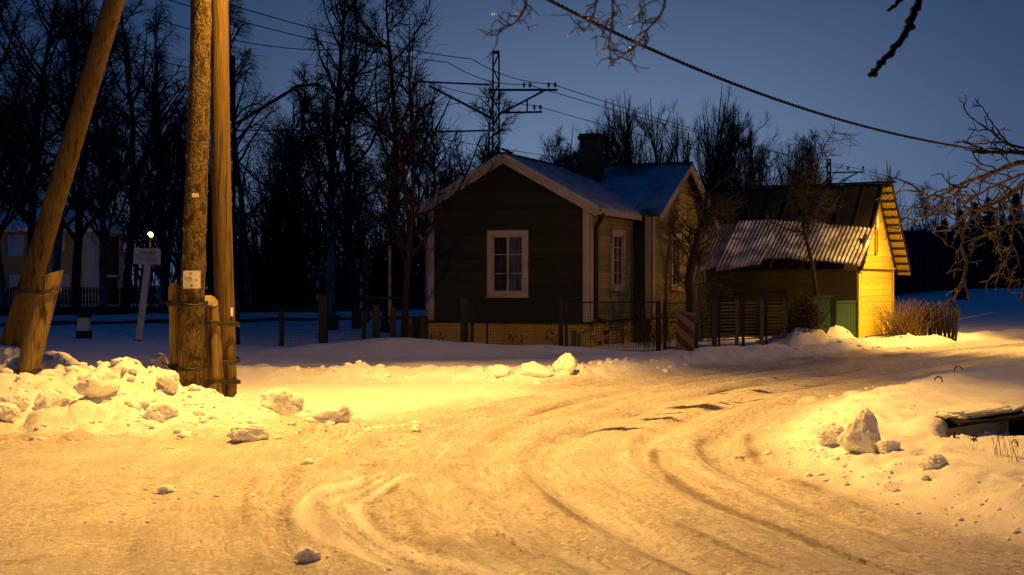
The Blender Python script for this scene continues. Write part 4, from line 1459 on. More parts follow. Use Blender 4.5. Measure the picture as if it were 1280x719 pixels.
# warning sign beside the foot crossing
sb = P(172, 426, 36.6)
st = P(185, 328, 36.6)
sg = thing("warning_sign", (sb.x, sb.y, gz(sb.x, sb.y)), "small white rounded railway warning board on a slanting white post", "sign")
MB().bar(sb - Zu * .3, st, .16, .10).build("post", M_sign, sg)
sc = P(184, 320.5, 36.5)
bm = bmesh.new()
w2, h2, rr_ = .345, .205, .05
vs = []
tl = R(2)
for cx, cz, a0 in ((w2 - rr_, h2 - rr_, 0), (-w2 + rr_, h2 - rr_, 90), (-w2 + rr_, -h2 + rr_, 180), (w2 - rr_, -h2 + rr_, 270)):
    for k in range(6):
        a = R(a0 + 18 * k)
        x, z = cx + rr_ * math.cos(a), cz + rr_ * math.sin(a)
        vs.append(bm.verts.new((sc.x + x * math.cos(tl) + z * math.sin(tl) * .6, sc.y, sc.z - x * math.sin(tl) + z)))
f_ = bm.faces.new(vs)
ex = bmesh.ops.extrude_face_region(bm, geom=[f_])
bmesh.ops.translate(bm, vec=(0, .03, 0), verts=[v for v in ex['geom'] if isinstance(v, bmesh.types.BMVert)])
bmesh.ops.recalc_face_normals(bm, faces=bm.faces)
me = bpy.data.meshes.new("board")
bm.to_mesh(me)
bm.free()
me.materials.append(M_sign)
me.transform(Matrix.Translation(-ROOT[sg.name]))
link("board", me, sg)
text_part("SARGIES", .115, sc + Vector((.0, -.006, .085)), M_ink, sg, (R(90), R(2), 0), sx=.98)
text_part("VILCIENA!", .125, sc + Vector((.0, -.006, -.075)), M_ink, sg, (R(90), R(2), 0), sx=.92)
m = MB()
for k in range(5):
    p = sb + (st - sb) * (.17 + .055 * k)
    m.bar(p + Vector((.03 * (-1) ** k, -.055, 0)), p + Vector((-.03 * (-1) ** k, -.055, .10)), .02, .004)
m.build("scribble", M_ink, sg)
piece("post_foot", M_flash, sg, sb - Zu * .03, (.2, .14, .12))

# black-topped white marker stump by the track
p = P(105, 421, 38)
mk = thing("marker_stump", (p.x, p.y, gz(p.x, p.y)), "low black and white marker stump standing in blue snow", "marker")
piece("stump", M_sign, mk, p + Zu * .33, (.30, .2, .36))
piece("stump_foot", M_flash, mk, p + Zu * .06, (.36, .25, .2))
piece("stump_cap", M_flash, mk, p + Zu * .58, (.34, .25, .14))

# ------------------------------------------------------------------ fences
def mesh_bay(parent, a, b, z0, z1, pitch=.062, r=.0028, rail=True):
    a, b = Vector(a), Vector(b)
    L_ = (b - a).length
    n = max(2, int(L_ / pitch))
    nv = max(2, int((z1 - z0) / pitch))
    pts = []
    for k in range(n + 1):
        p = a + (b - a) * (k / n)
        pts.append([(p.x, p.y, z0), (p.x, p.y, z1)])
    m = MB()
    m.tubes(np.array(pts), r, 3)
    pts = []
    for k in range(nv + 1):
        z = z0 + (z1 - z0) * k / nv
        pts.append([(a.x, a.y - .004, z), (b.x, b.y - .004, z)])
    m.tubes(np.array(pts), r, 3)
    o = m.build("wire_mesh", M_fence, parent)
    o['kind'] = 'stuff'
    if rail:
        rl = MB()
        rl.bar((a.x, a.y, z1), (b.x, b.y, z1), .03, .03)
        rl.build("top_rail", M_fence, parent)


def fence_post(parent, p, w, z1, mat=None, name="fence_post", d=None):
    return piece(name, mat or M_fence, parent, (p.x, p.y, (z1 + gz(p.x, p.y) - .2) / 2), (w, d or w, z1 - gz(p.x, p.y) + .2))


f1 = thing("wire_fence", P(400, 430, 31.2), "dark wire mesh fence with square posts running past the house front", "fence")
ln = [P(290, 440, 34.5), P(352, 440, 33.2), P(404, 440, 31.6), P(470, 440, 31.0), P(492, 440, 30.9), P(585, 440, 31.0), P(703, 440, 31.4), P(823, 440, 32.3)]
for a, b in zip(ln[:-1], ln[1:]):
    z0 = max(gz(a.x, a.y), gz(b.x, b.y)) - .12
    right = b.x > 1.2
    zt = 1.19 if right else 1.02
    mesh_bay(f1, (a.x, a.y, 0), (b.x, b.y, 0), min(z0, .2), zt, rail=right)
for px, D, w, zt in ((297, 34.4, .09, 1.2), (352, 33.2, .10, 1.0), (404, 31.5, .19, 1.35), (455, 31.2, .10, 1.0), (470, 31.0, .15, 1.15), (491, 30.85, .12, 1.1), (580.5, 31.0, .17, 1.3), (590, 31.2, .07, 1.1), (701, 31.35, .10, 1.30), (708, 31.4, .06, 1.2), (609, 31.9, .045, .9), (823, 32.3, .10, 1.22)):
    q = P(px, 440, D)
    fence_post(f1, q, w, zt)

f2 = thing("garden_gate", P(842, 440, 32.6), "narrow dark wire garden gate with striped board leaning near it", "gate")
a, b = P(831, 440, 32.5), P(860, 440, 33.0)
for p in (a, b):
    fence_post(f2, p, .075, 1.20)
mesh_bay(f2, (a.x, a.y, 0), (b.x, b.y, 0), .12, 1.16)
m = MB()
for z in (.14, .72):
    m.bar((a.x, a.y, z), (b.x, b.y, z), .03, .03)
m.build("gate_rail", M_fence, f2)

cb = thing("chevron_board", P(856, 446, 32.3), "upright board with red and faded white diagonal stripes by the garden gate", "sign")
c = P(857, 417, 32.35)
tilt = Vector((.05, .04, 1)).normalized()
Xc = Vector((.96, -.2, -.04)).normalized()
Yc = tilt.cross(Xc)
wB, hB = .40, .98
MB().box(c, (wB, .03, hB), Xc, Yc, tilt).build("board", M_pinkwhite, cb)
for k in range(3):
    zc = -.34 + k * .36
    pts = [(-wB / 2, zc + .17), (-wB / 2, zc + .34), (wB / 2, zc + .02), (wB / 2, zc - .15)]
    pts = [(x, max(-hB / 2, min(hB / 2, z))) for x, z in pts]
    V = [c + Xc * x + tilt * z - Yc * .019 for x, z in pts]
    V += [p + Yc * .003 for p in V]
    MB().add([list(p) for p in V], [(0, 3, 2, 1), (4, 5, 6, 7), (0, 1, 5, 4), (1, 2, 6, 5), (2, 3, 7, 6), (3, 0, 4, 7)]).build("red_stripe", M_red, cb)

f3 = thing("slatted_fence", P(930, 440, 34), "low fence of thin horizontal slats in front of the shed", "fence")
pts3 = [P(866, 440, 33.0), P(893, 440, 33.4), P(925, 440, 34.0), P(954, 440, 34.5), P(984, 440, 35.0)]
for a, b in zip(pts3[:-1], pts3[1:]):
    d = (b - a)
    d.z = 0
    l_ = d.length
    d.normalize()
    for k in range(12):
        z = .28 + k * .078
        mid = (a + b) / 2
        piece("slat", M_slat, f3, (mid.x, mid.y + random.uniform(-.006, .006), z + random.uniform(-.012, .012)), (l_ - .05, .02, .030), d, Zu.cross(d), Zu)
for px, D, w in ((869, 33.0, .12), (893, 33.35, .11), (899, 33.5, .05), (921, 33.95, .08), (929, 34.05, .06), (952, 34.4, .09), (958, 34.55, .05), (981, 34.95, .08)):
    fence_post(f3, P(px, 440, D), w, 1.22, M_slat if w > .07 else M_fence)

f4 = thing("green_gate", P(1040, 425, 36.3), "green sheet metal gate between the withered hedge and the yellow wall", "gate")
for px0, px1, D0, D1, zt in ((1014, 1041, 35.8, 36.3, 1.28), (1043, 1070, 36.35, 37.6, 1.14)):
    a, b = P(px0, 0, D0), P(px1, 0, D1)
    d = Vector((b.x - a.x, b.y - a.y, 0))
    l_ = d.length
    d.normalize()
    n = 7
    for k in range(n):
        c = Vector((a.x, a.y, 0)) + d * (l_ * (k + .5) / n)
        piece("metal_strip", M_fencegreen, f4, (c.x, c.y, (zt + .1) / 2), (l_ / n - .012, .025, zt - .1), d, Zu.cross(d), Zu)
    for z in (zt, .3):
        mid = (a + b) / 2
        piece("gate_rail", M_fencegreen, f4, (mid.x, mid.y - .02, z), (l_, .045, .05), d, Zu.cross(d), Zu)
    for p in (a, b):
        piece("gate_post", M_fencegreen, f4, (p.x, p.y - .01, zt / 2), (.08, .08, zt + .06))


def leaf_cloud(name, c, size, n, mat, parent=None, lw=.05, seed=0, droop=.3):
    r = np.random.RandomState(seed)
    p = r.normal(0, 1, (n, 3))
    p /= np.linalg.norm(p, axis=1, keepdims=True)
    p *= (r.uniform(.25, 1, (n, 1)) ** .5) * (1 + .25 * r.normal(0, 1, (n, 1)))
    p = p * np.array(size) + np.array(c)
    a = r.normal(0, 1, (n, 3))
    a /= np.linalg.norm(a, axis=1, keepdims=True)
    b = np.cross(a, r.normal(0, 1, (n, 3)))
    b /= np.linalg.norm(b, axis=1, keepdims=True)
    w = lw * r.uniform(.5, 1.3, (n, 1))
    V = np.stack([p - a * w, p - b * w * .55, p + a * w, p + b * w * .55], 1).reshape(-1, 3)
    q = np.arange(n * 4).reshape(n, 4)
    o = MB().add(V, q).build(name, mat, parent)
    o["kind"] = "stuff"
    return o


hd = thing("withered_hedge", P(1005, 440, 35.4), "brown withered leafy bush growing over the slatted fence end", "hedge")
c = P(1006, 405, 35.4)
leaf_cloud("foliage", (c.x, c.y, .62), (.42, .42, .62), 2600, M_leaf, hd, .045, 3)
r5 = np.random.RandomState(5)
pts = []
for k in range(46):
    x0, y0 = c.x + r5.normal(0, .14), c.y + r5.normal(0, .14)
    x1, y1 = x0 + r5.normal(0, .25), y0 + r5.normal(0, .25)
    pts.append([(x0, y0, 0), ((x0 + x1) / 2 + r5.normal(0, .05), (y0 + y1) / 2, .6), (x1, y1, r5.uniform(.9, 1.35))])
MB().tubes(np.array(pts), .007, 3).build("stems", M_twig, hd)


def stalks(name, c, n, spread, h, mat, label, cat, lean=.25, r=.006, seed=1, kind=None, group=None):
    q = np.random.RandomState(seed)
    root = thing(name, c, label, cat, group)
    P0 = np.array(c) + np.concatenate([q.normal(0, 1, (n, 2)) * np.array(spread), np.zeros((n, 1))], 1)
    hh = q.uniform(.5, 1, n) * h
    dx = q.normal(0, lean, (n, 2)) * hh[:, None] + .5 * (P0[:, :2] - np.array(c)[:2])
    pts = []
    for f_ in (0, .35, .7, 1):
        pts.append(np.concatenate([P0[:, :2] + dx * f_ ** 2, (P0[:, 2] - .05 + hh * f_ * (1 - .18 * f_ * np.hypot(dx[:, 0], dx[:, 1]) / hh))[:, None]], 1))
    pts = np.stack(pts, 1)
    rad = r * np.array([1, .85, .6, .3])[None] * np.ones((n, 1))
    MB().tubes(pts, rad, 3).build("stems", mat, root)
    return root


c = P(1129, 423, 40.2)
stalks("dry_shrub", (c.x, c.y, 0), 420, (.20, .3), 1.35, M_dry, "tangled dry straw-coloured shrub beside the yellow wall", "shrub", .34, .007, 2)
c = P(1146, 420, 40.3)
stalks("dry_shrub", (c.x, c.y, 0), 150, (.35, .2), .55, M_dry, "lower dry grassy shrub in front of the stick fence", "shrub", .35, .006, 3)

f5 = thing("stick_fence", P(1168, 418, 40.5), "dark leaning fence of upright sticks past the yellow wall", "fence")
a, b = P(1138, 0, 40.4), P(1197, 0, 39.2)
for k in range(34):
    t_ = k / 33 + random.uniform(-.01, .01)
    p = Vector((a.x + (b.x - a.x) * t_, a.y + (b.y - a.y) * t_ + random.uniform(-.04, .04), 0))
    g = gz(p.x, p.y)
    hh = random.uniform(.72, 1.12)
    ld = Vector((random.uniform(-.16, .10), random.uniform(-.1, .1), 1)).normalized()
    X_ = ld.orthogonal().normalized()
    piece("stick", M_twig if k % 3 else M_board, f5, (p.x, p.y, g - .1 + hh / 2), (random.uniform(.035, .06), .025, hh), (1, 0, -ld.x), (0, 1, 0), ld)
m = MB()
for z in (.35, .75):
    m.bar((a.x, a.y + .05, z + .1), (b.x, b.y + .05, z + .1), .03, .05)
m.build("fence_rail", M_board, f5)

# ------------------------------------------------------------------ railway
trk = thing("railway_track", (-13.5, 54.5, .5), None, None)
tag(trk, kind='structure')


def offset_line(line, off, z, y0=36, y1=140):
    t = np.gradient(line, axis=0)
    t /= np.linalg.norm(t, axis=1, keepdims=True)
    nrm = np.stack([t[:, 1], -t[:, 0]], 1)
    p = line + nrm * off
    p = p[(p[:, 1] > y0) & (p[:, 1] < y1)]
    return [(x, y, z) for x, y in p]


for off in (-2.62, -1.10, 1.10, 2.62):
    pts = offset_line(TRACK, off, 0)
    m = MB()
    m.tubes([[(x, y, gz(x, y) + .09) for x, y, z in pts]], .085, 4)
    m.build("rail", M_iron, trk)
# ballast shoulder showing dark where the snow slid off
for off, w in ((3.75, .30), (-3.75, .35)):
    pts = offset_line(TRACK, off, 0)
    m = MB()
    m.tubes([[(x, y, gz(x, y) - .02 + .03 * math.sin(x * 1.9)) for x, y, z in pts]], w * .42, 6)
    m.build("ballast_shoulder", M_ballast, trk)


def lattice_mast(px, D, ztop, label, w=.30, arms=(), left=()):
    b = P(px, 0, D)
    g = gz(b.x, b.y)
    t = thing("railway_mast", (b.x, b.y, g), label, "mast", "railway masts")
    for sx in (-1, 1):
        for sy in (-1, 1):
            m = MB()
            m.bar((b.x + sx * w / 2, b.y + sy * w / 2, g - .2), (b.x + sx * w * .42, b.y + sy * w * .42, ztop), .07, .07)
            m.build("leg", M_iron, t)
    m = MB()
    n = int((ztop - g) / .62)
    for k in range(n):
        z0, z1 = g + (ztop - g) * k / n, g + (ztop - g) * (k + 1) / n
        s_ = 1 if k % 2 else -1
        for o in (-1, 1):
            m.bar((b.x - s_ * w * .46, b.y + o * w * .46, z0), (b.x + s_ * w * .46, b.y + o * w * .46, z1), .045, .02)
            m.bar((b.x + o * w * .46, b.y - s_ * w * .46, z0), (b.x + o * w * .46, b.y + s_ * w * .46, z1), .02, .045)
    m.build("lattice", M_iron, t)
    m = MB()
    m.box((b.x, b.y, ztop + .02), (w, w, .10))
    m.build("mast_cap", M_iron, t)
    return t, b


def mast_bar(t, b, p0, p1, D, w, name="crossarm"):
    a, c = P(*p0, D), P(*p1, D)
    MB().bar(a, c, w, w).build(name, M_iron, t)


def insulator(t, px, py, D, s=1.0):
    p = P(px, py, D)
    m = MB()
    pr = [(0, .022), (.05, .022), (.06, .09), (.13, .10), (.15, .055), (.19, .055), (.20, .10), (.30, .10), (.34, .04), (.40, .03)]
    m.tubes([[(p.x, p.y, p.z + z * s) for z, r in pr]], np.array([[r * s for z, r in pr]]), 8)
    m.build("insulator", M_porcelain, t)


D = 60
t, b = lattice_mast(620, D, P(0, 66, D).z, "lattice railway mast with crossarms and insulators behind the house roof")
mast_bar(t, b, (612, 112.5), (697, 112.5), D, .09)
mast_bar(t, b, (626, 141), (678, 140), D, .08)
mast_bar(t, b, (622, 144), (681, 113), D, .08, "strut")
mast_bar(t, b, (659, 125), (659, 140), D, .07, "hanger")
for px, py in ((655, 110), (662.5, 110), (686, 110), (694, 110), (668, 138), (675.5, 138)):
    insulator(t, px, py, D, .62)
mast_bar(t, b, (520, 102), (612, 106), D, .07, "catenary_arm")
mast_bar(t, b, (536, 107), (617, 149), D, .09, "strut")
mast_bar(t, b, (540, 165), (618, 163), D, .07, "catenary_arm")
mast_bar(t, b, (540, 165), (541, 172), D, .05, "strut")
mast_bar(t, b, (627, 186), (641, 192), D, .10, "strut")
D = 58
t, b = lattice_mast(288, D, P(0, 72, D).z, "dark railway mast with a bent bracket arm beside the slim wooden pole", .32)
mast_bar(t, b, (290, 158), (372, 108), D, .12, "strut")
mast_bar(t, b, (371, 108), (398, 105), D, .11, "catenary_arm")
mast_bar(t, b, (396, 105), (425, 130), D, .07, "strut")
mast_bar(t, b, (292, 163), (408, 163), D, .05, "catenary_arm")
D = 105
t, b = lattice_mast(1036, D, P(0, 200, D).z, "small distant railway mast with one crossarm above the dark shed roof", .26)
mast_bar(t, b, (1036, 216), (1081, 215), D, .10)
mast_bar(t, b, (1049, 228), (1072, 216), D, .09, "strut")
mast_bar(t, b, (1008, 209), (1033, 209), D, .05, "catenary_arm")
for px in (1060, 1079):
    insulator(t, px, 213.5, D, .9)
D = 150
t, b = lattice_mast(1198, D, P(0, 249, D).z, "farthest thin railway mast with a bent arm among conifers", .30)
mast_bar(t, b, (1150, 259), (1168, 259), D, .09, "catenary_arm")
mast_bar(t, b, (1166, 259), (1196, 276), D, .10, "strut")
mast_bar(t, b, (1198, 270), (1222, 268), D, .07, "catenary_arm")
D = 70
b_ = P(1208, 0, 70)


def wire(name, pts, r, label, sag=0.0, n=24, sides=4):
    a = [Vector(p) for p in pts]
    out = []
    for i in range(len(a) - 1):
        for k in range(n):
            f = k / n
            p = a[i].lerp(a[i + 1], f)
            p.z -= sag * 4 * f * (1 - f)
            out.append(p)
    out.append(a[-1])
    o = MB().tubes([out], r, sides).build(name, M_cable, None)
    return tag(o, label, "wire", "overhead railway wires")


wire("overhead_wire", [P(250, -6, 44), P(590, 74, 60), P(688, 104.5, 60), P(1060, 212, 105), P(1300, 262, 150)], .018, "highest thin wire sloping over the mast crossarm towards the distant masts", .25)
wire("overhead_wire", [P(180, -10, 44), P(560, 78, 60), P(657, 105, 60), P(1079, 212, 105), P(1320, 268, 150)], .018, "thin wire close below the highest one at the crossarm", .3)
wire("overhead_wire", [P(190, 22, 44), P(420, 62, 56), P(672, 133, 60), P(1064, 226, 105)], .016, "lower thin wire reaching the short lower arm of the mast", .3)
wire("overhead_wire", [P(150, 60, 46), P(288, 92, 58)], .018, "short wire end meeting the dark mast by the wooden poles", .15)
wire("overhead_wire", [P(288, 163, 58), P(540, 172, 60), P(1020, 238, 110)], .014, "lowest contact wire passing the mast bracket", .2)
wire("overhead_wire", [P(1110, 283, 60), P(1300, 323, 45)], .012, "pale sagging wire in front of the dark board wall", .15)
wire("overhead_wire", [P(1110, 292, 60), P(1300, 332, 46)], .012, "second sagging wire just below, by the dark board wall", .15)
wire("overhead_wire", [P(1112, 255, 62), P(1300, 262, 70)], .012, "faint wire level with the treetops past the shed gable", .2)

# twisted service cable from the pole pair to the lamp pole past the shed
ca, cz = Vector((-3.55, 16.4, 7.3)), Vector((14.6, 38.0, 5.05))
m = MB()
n = 1500
tt = np.linspace(0, 1, n)
base = np.array(ca)[None] + tt[:, None] * np.array(cz - ca)[None]
q1, q2 = P(650, 0, 21.0), P(900, 113, 26.9)
base[:, 2] = np.interp(tt, [0, 1], [0, 0])
# heights taken from three points of the hanging curve
fx = lambda D: (D - ca.y) / (cz.y - ca.y)
zz = np.polyfit([0, fx(20.9), fx(26.0), 0.78, 1], [7.3, P(0, 0, 20.9).z, P(0, 104, 26.0).z, P(0, 190, ca.y + .78 * (cz.y - ca.y)).z, 5.05], 3)
base[:, 2] = np.polyval(zz, tt)
for k in range(3):
    ph = tt * 2 * np.pi * 85 + k * 2 * np.pi / 3
    off = np.stack([np.cos(ph) * .76, -np.cos(ph) * .65, np.sin(ph)], 1) * .017
    m.tubes([base + off], .0145, 5)
cab = m.build("service_cable", M_cable, None, True)
tag(cab, "thick black twisted cable hanging across the sky from the wooden poles", "cable")


def street_lamp(loc, h, label, r, arm=None, size=1.0, light=None):
    g = gz(loc[0], loc[1])
    t = thing("street_lamp", (loc[0], loc[1], g), label, "street lamp", "street lamps")
    MB().tubes([[(loc[0], loc[1], g - .2), (loc[0], loc[1], h)]], .07 * size, 8).build("lamp_post", M_board, t)
    if arm:
        MB().tubes([[(loc[0], loc[1], h - .1), (loc[0] + arm[0] * .5, loc[1] + arm[1] * .5, h + .25), (loc[0] + arm[0], loc[1] + arm[1], h + .2)]], .04, 6).build("lamp_arm", M_iron, t)
        MB().box((loc[0] + arm[0], loc[1] + arm[1], h + .22), (.3, .55, .12)).build("lamp_head", M_iron, t)
    else:
        bm = bmesh.new()
        bmesh.ops.create_uvsphere(bm, u_segments=14, v_segments=10, radius=r)
        me = bpy.data.meshes.new("lamp_bowl")
        bm.to_mesh(me)
        bm.free()
        me.materials.append(M_glow)
        link("lamp_bowl", me, t, Matrix.Translation((loc[0], loc[1], h + r)))
        MB().box((loc[0], loc[1], h - .02), (r * .9, r * .9, .10)).build("lamp_socket", M_iron, t)
    if light:
        d = bpy.data.lights.new("lamp_light", 'POINT')
        d.energy = light
        d.color = SODIUM
        d.shadow_soft_size = r
        o = bpy.data.objects.new("lamp_light", d)
        o.location = (loc[0] - .1, loc[1] - r - .2, h + r * 2.4)
        COL.objects.link(o)
    return t


p = P(188, 0, 89)
street_lamp((p.x, p.y), P(0, 297, 89).z, "glowing street lamp among the dark trees above the white warning board", .17, light=280)
p = P(368, 0, 120)
street_lamp((p.x, p.y), P(0, 317.5, 120).z, "tiny warm street lamp deep in the wood, brighter of two", .11, light=60)
p = P(338, 0, 150)
street_lamp((p.x, p.y), P(0, 314.5, 150).z, "tiny dim street lamp deep in the wood, fainter of two", .075)
street_lamp((15.5, 38.2), 6.8, "tall street lamp just past the yellow shed wall, lighting it", .1, (-.9, -.6))

# level crossing crosses
for px, D, zt, lab in ((397, 56, 322, "crossing sign with dashed white cross, lower one beside the thick fence post"), (451.5, 54, 322, "crossing sign with dashed white cross, taller one nearer the house")):
    zc = 338 if px < 420 else 330
    c = P(px, zc, D)
    g = gz(c.x, c.y)
    t = thing("crossing_sign", (c.x, c.y, g), lab, "sign", "level crossing signs")
    MB().bar((c.x, c.y, g - .2), (c.x, c.y, c.z + .1), .09, .09).build("post", M_iron, t)
    for k in range(3):
        piece("white_band", M_sign, t, (c.x, c.y - .012, c.z - .55 - .5 * k), (.10, .1, .26))
    for s_ in (-1, 1):
        d = Vector((math.cos(R(38)), 0, s_ * math.sin(R(38))))
        MB().bar(c - d * .55 - Vector((0, .06, 0)), c + d * .55 - Vector((0, .06 + .012 * s_, 0)), .16, .02).build("cross_blade", M_iron, t)
        for f_ in (-.42, -.18, .2, .43):
            q = c + d * f_
            piece("white_dash", M_sign, t, (q.x, q.y - .088, q.z), (.15, .012, .12), d, (0, 1, 0), d.cross(Vector((0, 1, 0))))
# relay box beside the track
p = P(416, 411, 46)
t = thing("relay_box", (p.x, p.y, gz(p.x, p.y)), "small dark box on the snow behind the wire fence", "box")
piece("case", M_flash, t, (p.x, p.y, gz(p.x, p.y) + .16), (.36, .3, .5))
piece("lid", M_iron, t, (p.x, p.y, gz(p.x, p.y) + .44), (.42, .36, .05))

# ------------------------------------------------------------------ far house on the left, picket fence, board wall on the right
def build_far_house():
    D = 98.0
    a = P(-45, 0, D)
    b = P(104, 0, D)
    c = P(150, 0, D + 5)
    z0 = -.1
    zt = P(0, 286, D).z
    h = thing("render_house", ((a.x + b.x) / 2, D, 0), "two-storey yellow rendered house with a side tinted skylight-blue and snowy hip roof, behind trees", "house")
    X = (b - a)
    w = Vector((X.x, X.y, 0)).length
    dp = Vector((c.x - b.x, 5, 0))
    m = MB()
    V = [(a.x, a.y, z0), (b.x, b.y, z0), (b.x + dp.x, b.y + dp.y, z0), (a.x + dp.x, a.y + dp.y, z0)]
    V += [(x, y, zt) for x, y, z in V]
    m.add(V, [(0, 1, 5, 4), (2, 3, 7, 6), (3, 0, 4, 7), (4, 5, 6, 7)])
    wl = m.build("wall", M_farhouse, h)
    m = MB()
    m.add([V[1], V[2], V[6], V[5]], [(0, 1, 2, 3)])
    m.build("side_wall", M_skylit, wl)
    dn = dp.normalized()
    sn = Vector((dn.y, -dn.x, 0))
    for px, y0, y1, wpx in ((72, 292, 312, 13), (78, 345, 366, 13), (20, 296, 318, 15), (22, 346, 368, 15)):
        q0 = P(px, y0, D)
        q1 = P(px, y1, D)
        f = MB()
        wd = wpx / F * D
        f.box((q0.x, D - .05, (q0.z + q1.z) / 2), (wd + .25, .12, q0.z - q1.z + .25))
        wn = f.build("window", M_skylit, h)
        for k in range(2):
            for j in range(3):
                piece("pane", M_roof if px > 60 and k else M_skylit, wn, (q0.x + (k - .5) * wd / 2, D - .12, q1.z + (q0.z - q1.z) * (j + .5) / 3), (wd / 2 - .07, .03, (q0.z - q1.z) / 3 - .08))
    # dark stair window and doorway on the pale side
    for f0, f1, za, zb in ((.62, .95, 2.2, 5.0), (.55, .9, -.1, 2.0)):
        q = b + dp * ((f0 + f1) / 2)
        piece("dark_opening", M_flash, h, (q.x + sn.x * .03, q.y + sn.y * .03, (za + zb) / 2), (dp.length * (f1 - f0), .1, zb - za), dn, -sn, Zu)
    q = b + dp * 1.02
    piece("porch_pillar", M_trim, h, (q.x, q.y - .2, 2.6), (.45, .45, 5.2))
    piece("balcony_slab", M_skylit, h, (b.x + dp.x * .8, b.y + dp.y * .8 - .5, 2.15), (dp.x * .9, 1.2, .14))
    ov = .7
    rp = P(100, 264, D + 2)
    m = MB()
    e = [(a.x - ov, a.y - ov, zt), (b.x + ov, b.y - ov, zt), (b.x + dp.x + ov, b.y + dp.y + ov, zt + .0), (a.x + dp.x - ov, a.y + dp.y + ov, zt)]
    e2 = [(x, y, z - .22) for x, y, z in e]
    r = [(a.x + 3, a.y + 3.0, rp.z + .3), (b.x - .6, b.y + 2.6, rp.z + .1)]
    m.add(e + e2 + r, [(0, 1, 9, 8), (2, 3, 8, 9), (4, 5, 1, 0), (5, 6, 2, 1), (6, 7, 3, 2), (7, 4, 0, 3)], [(1, 2, 9), (3, 0, 8)])
    m.build("roof", M_snow, h)


build_far_house()

pf = thing("picket_fence", P(90, 383, 84), "dark picket fence standing in front of the yellow rendered house", "fence")
a, b = P(-20, 0, 84), P(214, 0, 82)
for k in range(62):
    t_ = k / 61
    q = a.lerp(b, t_)
    g = gz(q.x, q.y)
    piece("picket", M_board, pf, (q.x, q.y, g + .68), (.105, .03, 1.25 + random.uniform(-.04, .04)))
m = MB()
for z in (.45, 1.05):
    m.bar((a.x, a.y + .04, gz(a.x, a.y) + z), (b.x, b.y + .04, gz(b.x, b.y) + z), .04, .08)
m.build("fence_rail", M_board, pf)

bw = thing("board_wall", P(1200, 370, 92), "long tall dark board wall across the far snow field behind the stick fence", "wall")
a, b = P(1085, 0, 84), P(1330, 0, 96)
n = 30
for k in range(n):
    q0, q1 = a.lerp(b, k / n), a.lerp(b, (k + 1) / n)
    g = gz((q0.x + q1.x) / 2, (q0.y + q1.y) / 2)
    d = (q1 - q0)
    d.z = 0
    l_ = d.length
    d.normalize()
    tz = P(0, 286 + 10 * k / n, q0.y).z
    mid = (q0 + q1) / 2
    piece("board_panel", M_board, bw, (mid.x, mid.y + .02 * (k % 2), (tz + g - .3) / 2), (l_ - .05, .06, tz - g + .3), d, Zu.cross(d), Zu)
    if k % 2 == 0:
        piece("wall_post", M_twig, bw, (q0.x, q0.y - .1, (tz + g) / 2), (.14, .14, tz - g + .35))
c_ = P(1199, 387, 76)
tk = thing("short_trunk", (c_.x, c_.y, gz(c_.x, c_.y)), "short dark stump post standing in the far snow field below the mast", "post")
g = gz(c_.x, c_.y)
MB().tubes([[(c_.x, c_.y, g - .2), (c_.x + .05, c_.y, g + .5), (c_.x, c_.y, g + 1.0)]], np.array([[.42, .36, .24]]), 9, True).build("trunk", M_bark, tk)


# ------------------------------------------------------------------ bare trees
def grow(rs, P0, D0, L_, K, wander, pull):
    N = len(P0)
    D_ = D0 / np.linalg.norm(D0, axis=1, keepdims=True)
    pts = [P0]
    p = P0
    step = (L_ / K)[:, None]
    for k in range(K):
        D_ = D_ + rs.normal(0, wander, (N, 3)) + np.array(pull)[None] * (k + 1) / K
        D_ /= np.linalg.norm(D_, axis=1, keepdims=True)
        p = p + D_ * step
        pts.append(p)
    return np.stack(pts, 1)


def sprout(rs, pts, rad, n, t0, t1, a0, a1, order=1.0):
    N, K, _ = pts.shape
    t = t0 + (t1 - t0) * rs.uniform(0, 1, (N, n)) ** order
    f = t * (K - 1.001)
    i = f.astype(int)
    w = (f - i)[..., None]
    ar = np.arange(N)[:, None]
    p = pts[ar, i] * (1 - w) + pts[ar, i + 1] * w
    tan = pts[ar, i + 1] - pts[ar, i]
    tan /= np.linalg.norm(tan, axis=2, keepdims=True) + 1e-9
    r = rad[ar, i] * (1 - w[..., 0]) + rad[ar, i + 1] * w[..., 0]
    rnd = rs.normal(0, 1, p.shape)
    side = np.cross(tan, rnd)
    side /= np.linalg.norm(side, axis=2, keepdims=True) + 1e-9
    a = np.radians(rs.uniform(a0, a1, (N, n)))[..., None]
    d = np.cos(a) * tan + np.sin(a) * side
    return p.reshape(-1, 3), d.reshape(-1, 3), t.ravel(), r.ravel()


